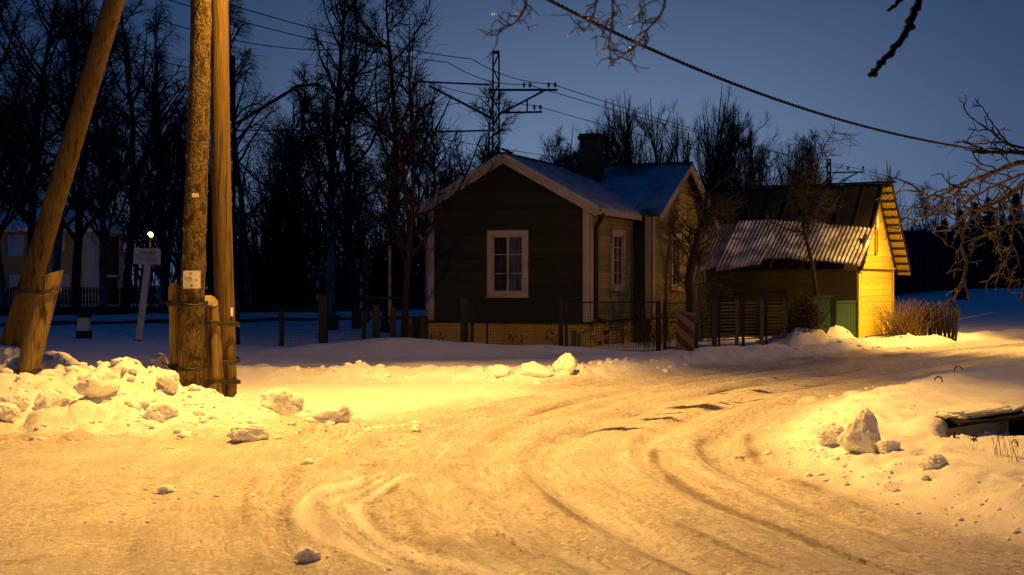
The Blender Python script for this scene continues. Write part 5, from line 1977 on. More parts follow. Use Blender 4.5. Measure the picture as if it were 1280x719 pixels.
KINDS = {
    # H, trunk r, wander, L1 n, t-range, length, angle, pull; L2 ...; L3 ...
    'birch': dict(H=13, r=.15, w=.035, l1=(46, .20, .98, .34, 28, 50, (0, 0, .06)), l2=(9, .50, 25, 60, (0, 0, -.25)), l3=(7, .75, 20, 50, (0, 0, -.60)), tr=.0065),
    'broad': dict(H=12, r=.145, w=.05, l1=(30, .20, .97, .52, 35, 65, (0, 0, .20)), l2=(11, .50, 30, 65, (0, 0, .05)), l3=(7, .50, 25, 60, (0, 0, .05)), tr=.0075),
    'slim': dict(H=11, r=.10, w=.03, l1=(30, .05, .80, .66, 9, 24, (0, 0, .10)), l2=(12, .34, 16, 40, (0, 0, .18)), l3=(7, .6, 15, 36, (0, 0, .12)), tr=.0032),
    'thicket': dict(H=7, r=.07, w=.06, l1=(26, .08, .97, .52, 22, 55, (0, 0, .2)), l2=(9, .50, 25, 55, (0, 0, .05)), l3=(6, .5, 25, 55, (0, 0, 0)), tr=.008),
    'orchard': dict(H=4.6, r=.085, w=.09, l1=(20, .35, .98, .46, 35, 80, (0, 0, .15)), l2=(9, .5, 30, 80, (0, 0, .0)), l3=(6, .5, 30, 75, (0, 0, -.05)), tr=.005),
}


def bare_tree_arrays(seed, kind, k1=1.0, k3=1.0):
    rs = np.random.RandomState(seed)
    d = KINDS[kind]
    Ht = d['H']
    tp = grow(rs, np.zeros((1, 3)), np.array([[rs.normal(0, .04), rs.normal(0, .04), 1.0]]), np.array([Ht]), 18, d['w'], (0, 0, .12))
    tt = np.linspace(0, 1, 19)
    trad = (d['r'] * (1 - tt) ** .85 + .012)[None]
    trad[0, 0] *= 1.35
    n, t0, t1, lf, a0, a1, pull = d['l1']
    p, dr, t, r = sprout(rs, tp, trad, int(n * k1), t0, t1, a0, a1)
    L1 = Ht * lf * (1.12 - t) * rs.uniform(.55, 1.15, len(t))
    r1 = np.minimum(r * .62, .012 + L1 * .014)
    b1 = grow(rs, p, dr, L1, 7, .13, pull)
    rad1 = r1[:, None] * np.linspace(1, .25, 8)[None] + .004
    n, lf2, a0, a1, pull = d['l2']
    p, dr, t, r = sprout(rs, b1, rad1, n, .15, 1.0, a0, a1)
    L2 = np.repeat(L1, n) * lf2 * (1.15 - t) * rs.uniform(.5, 1.2, len(t)) + .12
    b2 = grow(rs, p, dr, L2, 5, .14, pull)
    rad2 = np.minimum(r * .6, d['tr'] * 1.8)[:, None] * np.linspace(1, .4, 6)[None] + .002
    n, lf3, a0, a1, pull = d['l3']
    n = max(2, int(n * k3))
    p, dr, t, r = sprout(rs, b2, rad2, n, .1, 1.0, a0, a1)
    L3 = np.repeat(L2, n) * lf3 * rs.uniform(.5, 1.3, len(t)) + .12
    b3 = grow(rs, p, dr, L3, 3, .16, pull)
    rad3 = d['tr'] * np.linspace(1, .45, 4)[None] * np.ones((len(b3), 1))
    return (tp, trad), (b1, rad1), (b2, rad2), (b3, rad3)


def make_tree(seed, kind, bark=None, twig=None, name="bare_tree", k3=1.0):
    T_, A_, B_, C_ = bare_tree_arrays(seed, kind, 1.0, k3)
    o = bpy.data.objects.new(name, None)
    COL.objects.link(o)
    ROOT[o.name] = Vector((0, 0, 0))
    MB().tubes(T_[0], T_[1], 10).build("trunk", bark or M_bark, o, True)
    m = MB()
    m.tubes(A_[0], A_[1], 5)
    m.tubes(B_[0], B_[1], 4)
    m.tubes(C_[0], C_[1], 3)
    m.build("crown", twig or M_twig, o)
    o['h'] = float(KINDS[kind]['H'])
    return o


PROTO = {}
USED = set()


def put_tree(key, px, D, ytop, rz, label, group, cat="tree", sxy=1.0, x=None):
    """One tree of the kind KEY standing D metres out with its tip at photo row ytop."""
    if key not in PROTO:
        kind, seed = key
        PROTO[key] = make_tree(seed, kind, M_birch if kind == 'birch' else None)
    pr = PROTO[key]
    o = pr if key not in USED else copy_tree(pr)
    USED.add(key)
    q = P(px, 0, D)
    g = gz(q.x, q.y) - .05
    s = (P(0, ytop, D).z - g) / pr['h']
    o.location = (q.x, q.y, g)
    o.rotation_euler = (0, 0, R(rz))
    o.scale = (s * sxy, s * sxy, s)
    o.name = "bare_tree"
    tag(o, label, cat, group)
    return o


ORD = ("first", "second", "third", "fourth", "fifth", "sixth", "seventh", "eighth", "ninth", "tenth", "eleventh", "twelfth", "thirteenth", "fourteenth", "fifteenth", "sixteenth", "seventeenth", "eighteenth")
g1 = "dark bare trees crowding behind the wooden poles"
left_trees = [
    (('broad', 1), -30, 52, -110, 20), (('birch', 2), 8, 56, -60, 70), (('broad', 3), 36, 48, -90, 140), (('birch', 4), 66, 60, -70, 200),
    (('broad', 1), 96, 50, -60, 250), (('birch', 2), 128, 64, -20, 310), (('broad', 3), 156, 56, -30, 20), (('birch', 4), 206, 66, 0, 95), (('thicket', 5), 214, 62, 90, 160)]
for i, (k, px, D, yt, rz) in enumerate(left_trees):
    put_tree(k, px, D, yt, rz, f"dark bare tree behind the leaning pole, {ORD[i]} counted from the picture's edge", g1)
mid_trees = [
    (('birch', 4), 312, 66, -8, 40, "tall slender birch with fine drooping twigs just past the slim pole"),
    (('thicket', 5), 340, 60, 92, 10, "bushy dark tree under the bent railway bracket"),
    (('thicket', 6), 372, 63, 108, 80, "low bushy dark tree left of the tall drooping birch"),
    (('birch', 2), 414, 50, -70, 120, "tallest drooping birch rising between the dark mast and the house"),
    (('broad', 3), 447, 47, -10, 200, "dark many-branched tree right beside the tallest drooping birch"),
    (('broad', 7), 482, 44, -20, 300, "spreading crooked tree with trunk rising behind the near house tree"),
    (('thicket', 6), 538, 58, 130, 250, "small twiggy tree near the corner of the house roof"),
    (('thicket', 5), 568, 62, 112, 30, "twiggy tree just short of the lattice mast"),
    (('thicket', 6), 598, 64, 185, 140, "low twiggy tree at the lattice mast foot")]
for k, px, D, yt, rz, lab in mid_trees:
    put_tree(k, px, D, yt, rz, lab, g1)
deep = [(-55, 112, 90), (-12, 116, 120), (22, 110, 80), (52, 118, 130), (84, 112, 100), (116, 118, 140), (146, 112, 120), (176, 116, 150), (206, 108, 140), (236, 76, 150), (262, 70, 170), (326, 74, 180), (352, 78, 160), (392, 70, 185), (430, 76, 160), (462, 68, 190), (500, 74, 170), (552, 76, 200)]
for i, (px, D, yt) in enumerate(deep):
    put_tree((('birch', 2), ('thicket', 6), ('birch', 4), ('thicket', 5))[i % 4], px, D, yt, i * 67, f"thin bare tree deep in the dark wood, {ORD[i]} counted towards the house", "thin bare trees deep in the wood")
# the tree standing by the house corner
o = put_tree(('broad', 9), 506, 31.4, 18, 60, "bare tree with a tall straight trunk growing at the house corner", None, sxy=.9)
g2 = "thin bare trees behind the house roofs"
back = [
    (('thicket', 6), 664, 74, 166, 0), (('slim', 11), 690, 76, 152, 40), (('slim', 12), 733, 84, 150, 90), (('slim', 11), 762, 78, 128, 150), (('slim', 12), 784, 80, 110, 200),
    (('slim', 11), 806, 84, 128, 260), (('slim', 12), 828, 82, 122, 300), (('slim', 11), 872, 78, 104, 30), (('slim', 12), 902, 80, 126, 100), (('slim', 11), 918, 84, 150, 180), (('slim', 12), 944, 82, 148, 220), (('thicket', 5), 962, 84, 190, 280)]
for i, (k, px, D, yt, rz) in enumerate(back):
    put_tree(k, px, D, yt, rz, f"thin bare tree behind the house roofs, {ORD[i]} after the lattice mast", g2)
more = [(('slim', 13), 706, 92, 168, 15), (('slim', 14), 748, 96, 140, 75), (('slim', 14), 797, 95, 130, 190), (('slim', 14), 843, 94, 140, 300), (('slim', 14), 886, 96, 118, 45), (('slim', 13), 930, 94, 145, 100), (('slim', 14), 952, 96, 165, 160), (('slim', 13), 975, 95, 172, 220), (('slim', 14), 1000, 97, 176, 280)]
for i, (k, px, D, yt, rz) in enumerate(more):
    put_tree(k, px, D, yt, rz, f"slender bare tree in the deeper row behind the wing roof, {ORD[i]} after the mast", "slender bare trees in the deeper row")
g3 = "faint bare trees behind the shed roof"
for i, (k, px, D, yt, rz) in enumerate([(('thicket', 6), 985, 80, 178, 20), (('thicket', 5), 1012, 84, 166, 110), (('slim', 11), 1060, 92, 215, 60), (('slim', 12), 1103, 90, 202, 150), (('slim', 11), 1122, 94, 208, 210), (('thicket', 6), 1143, 90, 232, 280), (('thicket', 5), 1165, 94, 246, 330)]):
    put_tree(k, px, D, yt, rz, f"faint bare tree behind the shed roof ridge, {ORD[i]} counted towards the conifers", g3)

# fruit trees in the yard
M_or = noise_mat("yard_bark", (.045, .036, .026), (.10, .082, .06), 10, .85, bump=.4)


def yard_tree(seed, trunk_pts, r0, r1, label, n1=20, l1=.9, k2=9, k3=6, tr=.006, lo=.45):
    rs = np.random.RandomState(seed)
    line = spline([list(p) for p in trunk_pts], 6)
    root = thing("yard_tree", line[0], label, "tree")
    rad = np.linspace(r0, r1, len(line))[None]
    MB().tubes(line[None], rad, 9).build("trunk", M_or, root, True)
    p, d, t, r = sprout(rs, line[None], rad, n1, lo, 1, 30, 80)
    L1 = l1 * rs.uniform(.5, 1.3, len(t))
    b1 = grow(rs, p, d, L1, 7, .22, (0, 0, .12))
    ra1 = np.minimum(r * .6, .03)[:, None] * np.linspace(1, .3, 8)[None] + .003
    p, d, t, r = sprout(rs, b1, ra1, k2, .15, 1, 30, 80)
    L2 = np.repeat(L1, k2) * .5 * rs.uniform(.4, 1.2, len(t)) + .05
    b2 = grow(rs, p, d, L2, 5, .22, (0, 0, .0))
    ra2 = tr * np.linspace(1.3, .7, 6)[None] * np.ones((len(b2), 1))
    p, d, t, r = sprout(rs, b2, ra2, k3, .1, 1, 30, 80)
    b3 = grow(rs, p, d, np.repeat(L2, k3) * .5 + .05, 3, .22, (0, 0, -.05))
    ra3 = tr * np.linspace(.9, .5, 4)[None] * np.ones((len(b3), 1))
    m = MB()
    m.tubes(b1, ra1, 5)
    m.tubes(b2, ra2, 4)
    m.tubes(b3, ra3, 3)
    m.build("crown", M_or, root)
    return root


D = 37.2
yard_tree(3, [P(866, 446, D), P(868, 400, D), P(862, 350, D), P(872, 300, D + .2), P(880, 268, D + .4), P(884, 240, D + .6)], .17, .05, "knotty dark tree growing close against the house wing gable", 26, 1.0, 9, 6, .007, .35)
D = 36.2
yard_tree(5, [P(1026, 440, D), P(1021, 375, D), P(1013, 320, D), P(1004, 282, D), P(1008, 240, D), P(1020, 205, D)], .075, .02, "slender curved tree in front of the corrugated shed roof", 24, 1.05, 9, 6, .006, .45)
stalks("rose_bush", H(1.0, 1.6, .05), 90, (.25, .8), 1.7, M_or, "bare thorny bush sprawling against the yellow brick plinth", "bush", .45, .007, 9)
stalks("rose_bush", H(1.05, 6.0, .05), 120, (.25, 1.0), 2.6, M_or, "tall bare climbing bush spread across the wing gable wall", "bush", .22, .007, 10)
for i, (px, n_, hh) in enumerate(((545, 9, .5), (640, 10, .55), (690, 9, .5))):
    q = P(px, 0, 32.0)
    lab = ("dead flower stems under the house front nearest the brick pier", "dead drooping flower stems under the front window", "dead flower stems by the house corner post")[i]
    t = stalks("dead_flowers", (q.x, q.y, gz(q.x, q.y)), n_, (.14, .08), hh, M_twig, lab, "plant", .5, .007, 20 + i)
    leaf_cloud("seed_heads", (q.x, q.y, gz(q.x, q.y) + hh * .62), (.2, .1, .16), 26, M_twig, t, .035, 30 + i)


# conifers on the right
def make_spruce(seed):
    rs = np.random.RandomState(seed)
    Ht = 9.0
    o = bpy.data.objects.new("spruce_tree", None)
    COL.objects.link(o)
    ROOT[o.name] = Vector((0, 0, 0))
    tp = np.array([[(0, 0, z) for z in np.linspace(0, Ht, 12)]])
    MB().tubes(tp, np.linspace(.16, .02, 12)[None], 7).build("trunk", M_bark, o, True)
    n = 330
    t = rs.uniform(.06, .99, n) ** .85
    an = rs.uniform(0, 2 * np.pi, n)
    d = np.stack([np.cos(an), np.sin(an), rs.normal(-.05, .15, n) + .35 * t], 1)
    L1 = (2.1 * (1 - t) + .18) * rs.uniform(.65, 1.15, n)
    p = np.stack([0 * t, 0 * t, t * Ht], 1)
    b1 = grow(rs, p, d, L1, 5, .06, (0, 0, -.22))
    r1 = np.linspace(.03, .01, 6)[None] * np.ones((n, 1))
    p, d, t2, r = sprout(rs, b1, r1, 16, .1, 1, 35, 75)
    b2 = grow(rs, p, d, np.repeat(L1, 16) * .22 + .12, 2, .1, (0, 0, -.4))
    m = MB()
    m.tubes(b1, r1, 4)
    m.tubes(b2, np.array([[.035, .03, .008]]) * np.ones((len(b2), 1)), 3)
    m.build("crown", M_spruce, o)
    return o


sp0 = make_spruce(1)
for i, (px, D, yt, rz, s_) in enumerate(((1201, 112, 262, 0, 1.0), (1219, 118, 252, 50, 1.0), (1236, 108, 246, 90, .9), (1254, 120, 268, 140, 1.0), (1270, 110, 240, 200, .95), (1290, 116, 250, 260, 1.0), (1180, 120, 274, 310, 1.1), (1308, 112, 238, 20, 1.0))):
    o = sp0 if i == 0 else copy_tree(sp0)
    q = P(px, 0, D)
    g = gz(q.x, q.y) - .1
    k = (P(0, yt, D).z - g) / 9.0
    o.location = (q.x, q.y, g)
    o.rotation_euler = (0, 0, R(rz))
    o.scale = (k * s_ * 1.1, k * s_ * 1.1, k)
    tag(o, f"dark conifer behind the long board wall, {ORD[(1, 2, 3, 4, 5, 6, 0, 7)[i]]} from the shed side", "tree", "dark conifers behind the board wall")

# far wood and thicket, a mass nobody could count
rs = np.random.RandomState(77)
m = MB()
for k in range(40):
    T_, A_, B_, C_ = bare_tree_arrays(100 + k, 'thicket' if k % 2 else 'slim', .8, .45)
    px = -220 + 920 * (k + rs.uniform(0, 1)) / 40
    D = rs.uniform(78, 105) if px > 230 else rs.uniform(112, 130)
    q = P(px, 0, D)
    s_ = rs.uniform(.75, 1.15) * (1.25 if k % 2 else .95)
    a = rs.uniform(0, 6.28)
    Rm = np.array([[math.cos(a), -math.sin(a), 0], [math.sin(a), math.cos(a), 0], [0, 0, 1]]) * s_
    off = np.array((q.x, q.y, -.1))
    for (pts, rad), sd in ((T_, 5), (A_, 3), (B_, 3), (C_, 3)):
        m.tubes(pts @ Rm.T + off, rad * s_, sd)
o = m.build("far_woods", M_twig)
tag(o, kind='stuff')
n = 9000
px = rs.uniform(-260, 700, n)
D = rs.uniform(66, 112, n)
x = (px - 640) / F * D
keep = (np.abs(pdist(x, D, TRACK)[0]) > 5) & ((px > 225) | (D > 107))
x, D = x[keep], D[keep]
n = len(x)
hh = rs.uniform(1.6, 6.5, n)
lean = rs.normal(0, .14, (n, 2)) * hh[:, None]
P0 = np.stack([x, D, np.full(n, -.1)], 1)
pts = np.stack([P0, P0 + np.concatenate([lean * .3, hh[:, None] * .5], 1), P0 + np.concatenate([lean, hh[:, None]], 1)], 1)
o = MB().tubes(pts, np.array([[.045, .03, .012]]) * rs.uniform(.5, 1.3, (n, 1)), 3).build("undergrowth", M_twig)
tag(o, kind='stuff')
n = 3500
px = rs.uniform(700, 1190, n)
D = rs.uniform(96, 125, n)
x = (px - 640) / F * D
hh = rs.uniform(1.5, 5.0, n) + 1.5 * rs.rand(n) ** 4
g = np.array([gz(a, b) for a, b in zip(x, D)])
lean = rs.normal(0, .16, (n, 2)) * hh[:, None]
P0 = np.stack([x, D, g], 1)
pts = np.stack([P0, P0 + np.concatenate([lean * .3, hh[:, None] * .5], 1), P0 + np.concatenate([lean, hh[:, None]], 1)], 1)
o = MB().tubes(pts, np.array([[.045, .03, .012]]) * rs.uniform(.5, 1.3, (n, 1)), 3).build("undergrowth", M_twig)
tag(o, kind='stuff')

# ------------------------------------------------------------------ overhanging branches of the roadside tree
ot = thing("roadside_tree", (6.6, 12.0, gz(6.6, 12.0)), "knobbly frosted branches hanging in from a roadside tree by the bank", "tree")
g = gz(6.6, 12)
MB().tubes([spline([(6.6, 12, g - .2), (6.55, 12, 1.2), (6.45, 12.05, 2.6), (6.2, 11.6, 4.2), (5.6, 10.6, 5.6)], 6)], np.linspace(.20, .09, 25)[None], 10).build("trunk", M_barkwarm, ot, True)
rb = np.random.RandomState(42)


def branch(pxs, D0, D1, r0, r1, mat, twigs=8, tl=.25, tw=.004, name="branch", drop=-.1, knob=.25, sub=2):
    twigs = int(twigs * .85) if name == "branch" else twigs
    tw = tw * .95
    r0, r1 = r0 * .85, r1 * .85
    n = len(pxs)
    line = spline([list(P(px, py, D0 + (D1 - D0) * k / max(1, n - 1))) for k, (px, py) in enumerate(pxs)], 7)
    K = len(line)
    line = line + rb.normal(0, r0 * .35, line.shape)
    rad = np.linspace(r0, r1, K) * (1 + knob * np.abs(rb.normal(0, 1, K)))
    m = MB()
    m.tubes(line[None], rad[None], 8, True)
    # the limb that carries it, back to the trunk beside the road
    if pxs[0][0] >= 1284:
        j0 = np.array((6.46, 12.03, 2.45 + .1 * rb.rand()))
        mid = (j0 + line[0]) / 2 + np.array((0, 0, .12))
        m.tubes(spline([j0, mid, line[0]], 5)[None], np.linspace(max(.04, r0 * 2), r0, 11)[None], 7)
    elif pxs[0][1] < 0:
        j0 = np.array((5.62, 10.62, 5.58))
        mid = (j0 + line[0]) / 2 + np.array((0, 0, .55))
        m.tubes(spline([j0, mid, line[0]], 6)[None], np.linspace(max(.05, r0 * 2), r0, 13)[None], 7)
    if twigs:
        p, d, t, r = sprout(rb, line[None], rad[None], twigs, .12, 1, 30, 85)
        L1 = tl * rb.uniform(.4, 1.4, len(t))
        b1 = grow(rb, p, d, L1, 6, .28, (0, 0, drop))
        ra1 = tw * np.linspace(1.5, .8, 7)[None] * (1 + .3 * np.abs(rb.normal(0, 1, (len(b1), 7))))
        m.tubes(b1, ra1, 5)
        p, d, t, r = sprout(rb, b1, ra1, sub, .2, 1, 30, 80)
        b2 = grow(rb, p, d, np.repeat(L1, sub) * .42 + .02, 4, .3, (0, 0, drop))
        m.tubes(b2, tw * np.linspace(1.0, .7, 5)[None] * np.ones((len(b2), 1)), 4)
    return m.build(name, mat, ot, True)


BR = M_barkwarm
branch([(1300, 190), (1258, 190), (1216, 189.5)], 10.5, 10.8, .017, .011, M_bark, 5, .3, .0045, drop=.05)
branch([(1290, 186), (1262, 181), (1240, 166), (1218, 150), (1209, 142)], 10.6, 11, .010, .004, M_bark, 5, .22, .0035, drop=.1)
branch([(1285, 196), (1262, 180), (1243, 158), (1230, 138), (1218, 123)], 10.4, 10.6, .008, .0035, M_bark, 3, .2, .003, drop=.1)
branch([(1286, 187), (1250, 178), (1222, 180), (1192, 177)], 10.9, 11.2, .008, .0035, M_bark, 5, .2, .003)
branch([(1300, 196), (1262, 208), (1230, 220), (1205, 228), (1186, 240), (1166, 246), (1149, 239)], 10.5, 11.2, .021, .006, BR, 16, .38, .0045)
branch([(1206, 228), (1196, 240), (1176, 258), (1160, 268), (1146, 277)], 10.9, 11.4, .010, .004, BR, 8, .25, .004)
branch([(1300, 212), (1262, 224), (1232, 238), (1204, 252), (1178, 262)], 10.9, 11.5, .012, .004, BR, 14, .32, .004)
branch([(1300, 226), (1272, 236), (1250, 250), (1226, 261), (1208, 268), (1190, 284), (1166, 291)], 9.6, 10.3, .020, .005, BR, 12, .3, .0045)
branch([(1216, 266), (1206, 286), (1203, 308), (1207, 330), (1202, 352), (1198, 365), (1187, 378)], 10, 10.2, .012, .005, BR, 10, .16, .004, drop=-.3)
branch([(1203, 310), (1210, 330), (1205, 350), (1209, 362)], 10.05, 10.2, .007, .004, BR, 4, .12, .004, drop=-.3)
branch([(1300, 250), (1278, 258), (1250, 262), (1222, 262)], 9.8, 10.2, .012, .006, BR, 9, .28, .004)
branch([(1246, 263), (1246, 284), (1249, 305), (1254, 325), (1266, 345)], 9.8, 9.9, .008, .004, BR, 9, .16, .004, drop=-.3)
branch([(1272, 262), (1266, 288), (1264, 310), (1256, 328), (1246, 342), (1238, 344)], 9.6, 9.8, .008, .004, BR, 9, .16, .004, drop=-.3)
branch([(1256, 326), (1262, 342), (1257, 356)], 9.8, 9.8, .006, .004, BR, 5, .1, .004, drop=-.3)
branch([(1296, 338), (1276, 350), (1262, 350), (1256, 345)], 9.6, 9.7, .007, .004, BR, 5, .14, .004)
branch([(1296, 275), (1262, 280), (1236, 292), (1214, 300)], 10.4, 10.8, .008, .004, BR, 9, .26, .004)
branch([(1292, 215), (1268, 236), (1252, 252), (1240, 272)], 10.1, 10.2, .007, .004, BR, 7, .2, .004)
# the thick bare limb end overhead and frosted spray nearer the lens
branch([(1156, -30), (1143, 14), (1130, 44), (1112, 68), (1100, 82), (1088, 96)], 7.4, 7.0, .021, .013, M_bark, 0, knob=.22)
branch([(1138, -18), (1124, 2), (1111, 12)], 7.2, 7.1, .015, .008, M_bark, 0, knob=.2)
for pts, D_, n_ in (([(642, -26), (656, 2), (650, 22), (634, 34), (613, 40)], 4.6, 12), ([(765, -26), (766, 18), (763, 44), (761, 62)], 4.8, 12), ([(748, -26), (744, 10), (737, 30), (730, 40)], 4.7, 9), ([(832, -24), (828, 14), (812, 34), (800, 52), (790, 62), (772, 73)], 4.9, 16), ([(806, -20), (800, 4), (806, 20)], 4.8, 6)):
    branch(pts, D_, D_ + .15, .0042, .0024, M_icy, n_, .075, .0019, "frosted_spray", -.1, .5)

# ------------------------------------------------------------------ shovelled snow blocks
def snow_block(seed, size, facets=9, rough=.06, sub=4, taper=0.0):
    bm = bmesh.new()
    bmesh.ops.create_icosphere(bm, subdivisions=sub + (1 if sub == 4 else 0), radius=1)
    r = random.Random(seed)
    planes = []
    for k in range(facets):
        v = Vector((r.gauss(0, 1), r.gauss(0, 1), r.gauss(0, 1))).normalized()
        planes.append((v, r.uniform(.55, .85)))
    for v in bm.verts:
        p = v.co.copy()
        for nrm, d in planes:
            e = p.dot(nrm) - d
            if e > 0:
                p -= nrm * e * .66
        n1 = mnoise.noise(p * 1.7 + Vector((seed * 3.1, 0, 0)))
        n2 = mnoise.noise(p * 5 + Vector((0, seed * 1.7, 0)))
        n3 = mnoise.noise(p * 12 + Vector((0, 0, seed)))
        n4 = abs(mnoise.noise(p * 4 + Vector((seed, 0, 3)))) - .2
        p *= 1 + .20 * n1 + (rough + .01) * n2 + (rough * .5) * n3 - .10 * n4
        k = 1 - taper * (p.z + .8) / 1.6
        v.co = Vector((p.x * k * size[0] - taper * .25 * p.z * size[0], p.y * k * size[1], p.z * size[2]))
    me = bpy.data.meshes.new("snow_block")
    bm.to_mesh(me)
    bm.free()
    me.materials.append(M_snow)
    me.polygons.foreach_set("use_smooth", [True] * len(me.polygons))
    return me


def block(px, py, D, size, label, seed, rz=0, sink=.35, tilt=0, rough=.06, facets=9, taper=0.0):
    q = P(px, py, D)
    g = gz(q.x, q.y)
    size = tuple(v * .88 for v in size)
    me = snow_block(seed, size, facets, rough, 4, taper)
    o = link("snow_block", me, None, Matrix.Translation((q.x, q.y, g + size[2] * (1 - sink) - .02)) @ Matrix.Rotation(R(rz), 4, 'Z') @ Matrix.Rotation(R(tilt), 4, 'Y'))
    tag(o, label, "snow block", "snow blocks thrown up by the plough")


def DG(py, z=.1):
    return (EYE - z) * F / (py - 355)


block(352, 517, DG(522, .05), (.30, .24, .21), "square-cut snow block standing alone on the bright snow right of the poles", 1, 20, .25, 8)
block(403, 527, DG(533, .05), (.42, .26, .16), "long low snow slab lying beside the square-cut snow block", 2, -10, .25, -8)
block(312, 545, DG(549, .03), (.25, .18, .12), "flat overhanging snow lump at the front foot of the bank", 3, 15, .2)
block(124, 486, 15.7, (.28, .22, .20), "largest domed snow block on the bank crest, near the leaning pole", 4, 40, .3, 0, .04)
block(198, 466, 16.9, (.17, .17, .20), "round snow ball leaning behind the short post by the notice pole", 5, 0, .2, 0, .04)
block(60, 488, 15.6, (.22, .18, .17), "double-headed snow lump on the bank below the thick split post", 6, 70, .3)
block(20, 480, 15.5, (.2, .17, .15), "snow lump on the bank at the edge of the picture, below the leaning pole", 7, 30, .3)
block(4, 495, 15.0, (.19, .16, .15), "snow lump cut by the picture edge, lower on the bank", 8, 10, .3)
block(200, 520, 15.2, (.20, .16, .15), "craggy grey-shaded snow lump on the front slope before the notice pole", 9, 0, .3, 0, .1)
block(212, 480, 16.0, (.16, .14, .15), "small snow lump resting against the foot of the notice pole", 10, 0, .3)
block(707, 476, 23.9, (.26, .22, .22), "upright rounded snow lump on the far berm in front of the house", 11, 0, .4, 12, .09, 6)
block(668, 482, 23.6, (.34, .22, .16), "broad snow lump beside the upright one on the far berm", 12, 0, .35)
block(626, 484, 23.6, (.26, .2, .15), "low snow lump at the near end of the far berm row", 13, 0, .4)
block(384, 693, 8.35, (.085, .07, .066), "small grey ice ball lying on the road close to the camera", 14, 0, .1, 0, .12)
block(209, 604, DG(607, .03), (.085, .07, .05), "biggest of the small grey snow crumbs on the junction", 15, 0, .2, 0, .12)
block(384, 572, DG(574, .02), (.07, .06, .05), "lone rounded snow crumb between bank and icy tracks", 16, 0, .2, 0, .1)
block(1080, 583, 12.3, (.28, .17, .27), "sharp pointed snow slab standing on the bank at the bend", 17, -20, .25, 12, .12, 5, .55)
block(1110, 595, 12.1, (.12, .10, .09), "dark-shaded snow lump at the foot of the pointed slab", 18, 0, .25, 0, .12)
block(1040, 562, 13.2, (.18, .16, .14), "low snow lump behind the pointed slab", 19, 40, .3, 0, .1)
block(1170, 612, 11.2, (.14, .11, .09), "snow lump on the bank nearer the camera than the pointed slab", 20, 0, .3, 0, .1)

# loose snow crumbs
rs = np.random.RandomState(5)
bm = bmesh.new()
bmesh.ops.create_icosphere(bm, subdivisions=1, radius=1)
IV = np.array([v.co[:] for v in bm.verts])
IF = np.array([[v.index for v in f.verts] for f in bm.faces])
bm.free()
sp = []
for p in along(BANK, 420, (.5, .7), .3, 1.0):
    if p[0] < -3.0 + rs.rand():
        sp.append((p[0], p[1] - .7, rs.choice((.015, .03, .05, .075), p=(.4, .35, .18, .07))))
for k in range(420):
    sp.append((rs.uniform(-6, -1.0), 15.4 + rs.normal(0, .5), rs.choice((.012, .02, .035, .055), p=(.45, .33, .16, .06))))
for p in along(sel, 1100, (.22, .35)):
    sp.append((p[0] + .25, p[1], rs.choice((.006, .012, .02, .035), p=(.42, .36, .17, .05))))
for p in along(BERM, 420, (.4, .5), .05, .9):
    sp.append((p[0], p[1] - .2, rs.choice((.02, .04, .07), p=(.5, .35, .15))))
for k in range(110):
    y = rs.uniform(7.5, 15)
    sp.append((rs.uniform(-.36, .1) * y, y, rs.choice((.005, .009, .014, .02), p=(.5, .3, .15, .05))))
for cx, cy in ((-2.75, 11.2), (-2.45, 11.4), (-2.2, 11.3), (-2.6, 10.7), (-3.2, 12.2), (-2.6, 11.0), (-2.3, 10.6), (-3.0, 10.9), (-2.9, 9.6), (-1.9, 10.8), (-1.05, 12.0), (.35, 9.6), (-1.2, 8.3)):
    for k in range(9):
        sp.append((cx + rs.normal(0, .16), cy + rs.normal(0, .2), rs.uniform(.006, .022)))
VV, FF = [], []
for k, (x, y, r) in enumerate(sp):
    s_ = 1 + .32 * rs.normal(0, 1, (len(IV), 1)).clip(-1.2, 1.2)
    v = IV * s_ * np.array((r * rs.uniform(.8, 1.4), r * rs.uniform(.8, 1.3), r * rs.uniform(.55, .95)))
    a = rs.uniform(0, 6.28)
    c_, s2 = math.cos(a), math.sin(a)
    v = np.stack([v[:, 0] * c_ - v[:, 1] * s2, v[:, 0] * s2 + v[:, 1] * c_, v[:, 2]], 1)
    VV.append(v + np.array((x, y, gz(x, y) - r * .05)))
    FF.append(IF + k * len(IV))
o = MB().add(np.concatenate(VV), None, np.concatenate(FF)).build("snow_crumbs", M_snow, None, True)
tag(o, kind='stuff')

# ------------------------------------------------------------------ things poking out of the right-hand bank
cx_, cy_ = 4.36, 13.3
g = (gz(cx_ - .75, cy_) + gz(cx_ + .7, cy_)) / 2 - .05
cs = thing("culvert_head", (cx_, cy_, g), "dark slab-roofed concrete culvert mouth half buried in the snow bank", "culvert")
Xs = Vector((1, .06, .10)).normalized()
Ys = Vector((-.06, 1, .10)).normalized()
Zs = Xs.cross(Ys)
MB().box(Vector((cx_ + .08, cy_ + .10, g + .165)), (.68, .62, .03), Xs, Ys, Zs).build("roof_slab", M_shadeblack, cs)
MB().box(Vector((cx_ + .42, cy_ + .04, g + .02)), (.05, .50, .30), (Xs + Zs * -.25).normalized(), Ys, (Zs + Xs * .25).normalized()).build("side_slab", M_shadeblack, cs)
MB().box(Vector((cx_ + .02, cy_ + .31, g - .02)), (.86, .05, .36), Xs, Ys, Zs).build("back_slab", M_shadeblack, cs)
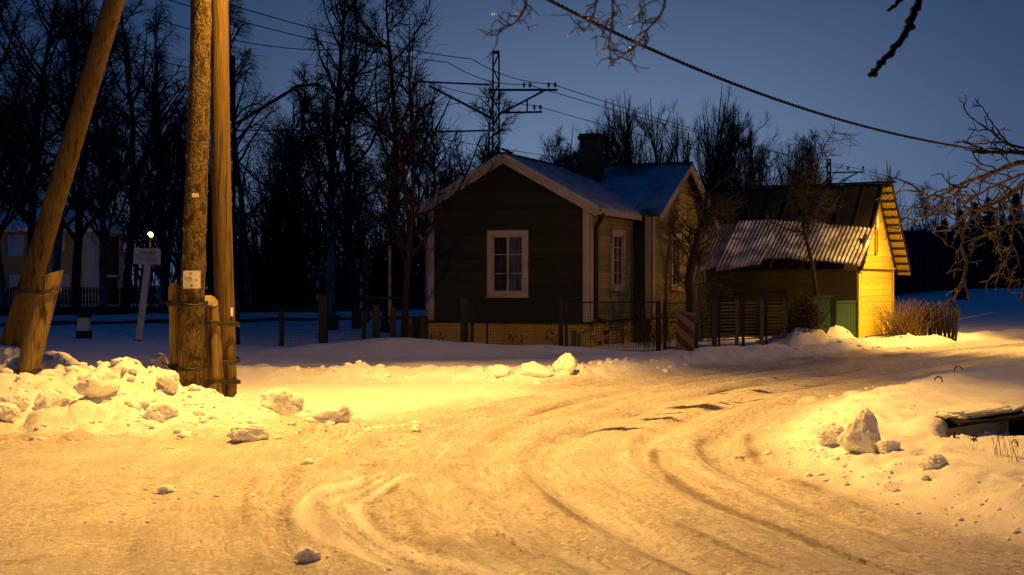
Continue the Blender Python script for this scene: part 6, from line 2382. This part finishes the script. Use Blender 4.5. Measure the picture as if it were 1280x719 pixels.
for i, (dx, dy, s3, sd) in enumerate(((-.14, -.16, (.22, .14, .085), 31), (.12, -.14, (.24, .15, .10), 32), (.33, -.10, (.14, .12, .06), 33), (-.36, -.24, (.13, .10, .06), 34))):
    me = snow_block(sd, s3, 5, .22, 4)
    o = link("snow_block", me, None, Matrix.Translation((cx_ + dx, cy_ + dy - .06, g - .075)))
    tag(o, f"snow lump slumped in the culvert mouth, {ORD[(1, 2, 3, 0)[i]]} from the road", "snow block", "snow lumps in the culvert mouth")
me = snow_block(35, (.46, .36, .055), 4, .10, 4)
o = link("snow_drift", me, None, Matrix.Translation((cx_ + .06, cy_ + .16, g + .19)) @ Matrix.Rotation(R(-4), 4, 'Y'))
tag(o, "thin cap of snow lying on the culvert roof slab", "snow")

for i, (px, py, D, n_, hh, lab) in enumerate(((1252, 590, 11.9, 10, .36, "tallest dry weed stems sticking out of the bank"), (1218, 588, 12.4, 7, .16, "short tuft of dry weeds under the culvert mouth"), (1141, 536, 15.2, 2, .22, "thin lone stalk at the road side of the culvert mouth"), (1236, 572, 13.2, 3, .20, "single dark weed with a knobbly head below the culvert"), (1270, 600, 11.6, 6, .30, "dry weed stems nearest the picture edge on the bank"))):
    q = P(px, py, D)
    t = stalks("dry_weed", (q.x, q.y, gz(q.x, q.y)), n_, (.035, .04), hh, M_twig, lab, "weed", .22, .0028, 50 + i)
    leaf_cloud("seed_heads", (q.x, q.y, gz(q.x, q.y) + hh * .6), (.03, .025, hh * .24), n_ * 9, M_twig, t, .010, 60 + i)
q = P(1193, 581, 12.9)
me = snow_block(41, (.016, .014, .035), 6, .1, 2)
me.materials.clear()
me.materials.append(M_conc)
tag(link("dark_stone", me, None, Matrix.Translation((q.x, q.y, gz(q.x, q.y) + .02))), "tiny dark stone poking from the snow left of the weeds", "stone")
for i, (px, D, r_) in enumerate(((1173, 20.6, .055), (1198, 24.0, .07))):
    q = P(px, 0, D)
    g = gz(q.x, q.y)
    a = np.linspace(-.2, math.pi + .2, 16)
    o = MB().tubes([[(q.x + math.cos(k) * r_, q.y, g + .03 + math.sin(k) * r_ * 1.25) for k in a]], .010, 6).build("wire_hoop", M_iron)
    tag(o, ("small dark wire hoop standing in the snow above the culvert", "farther dark wire hoop in the snow by the road bend")[i], "hoop", "wire hoops in the snow")
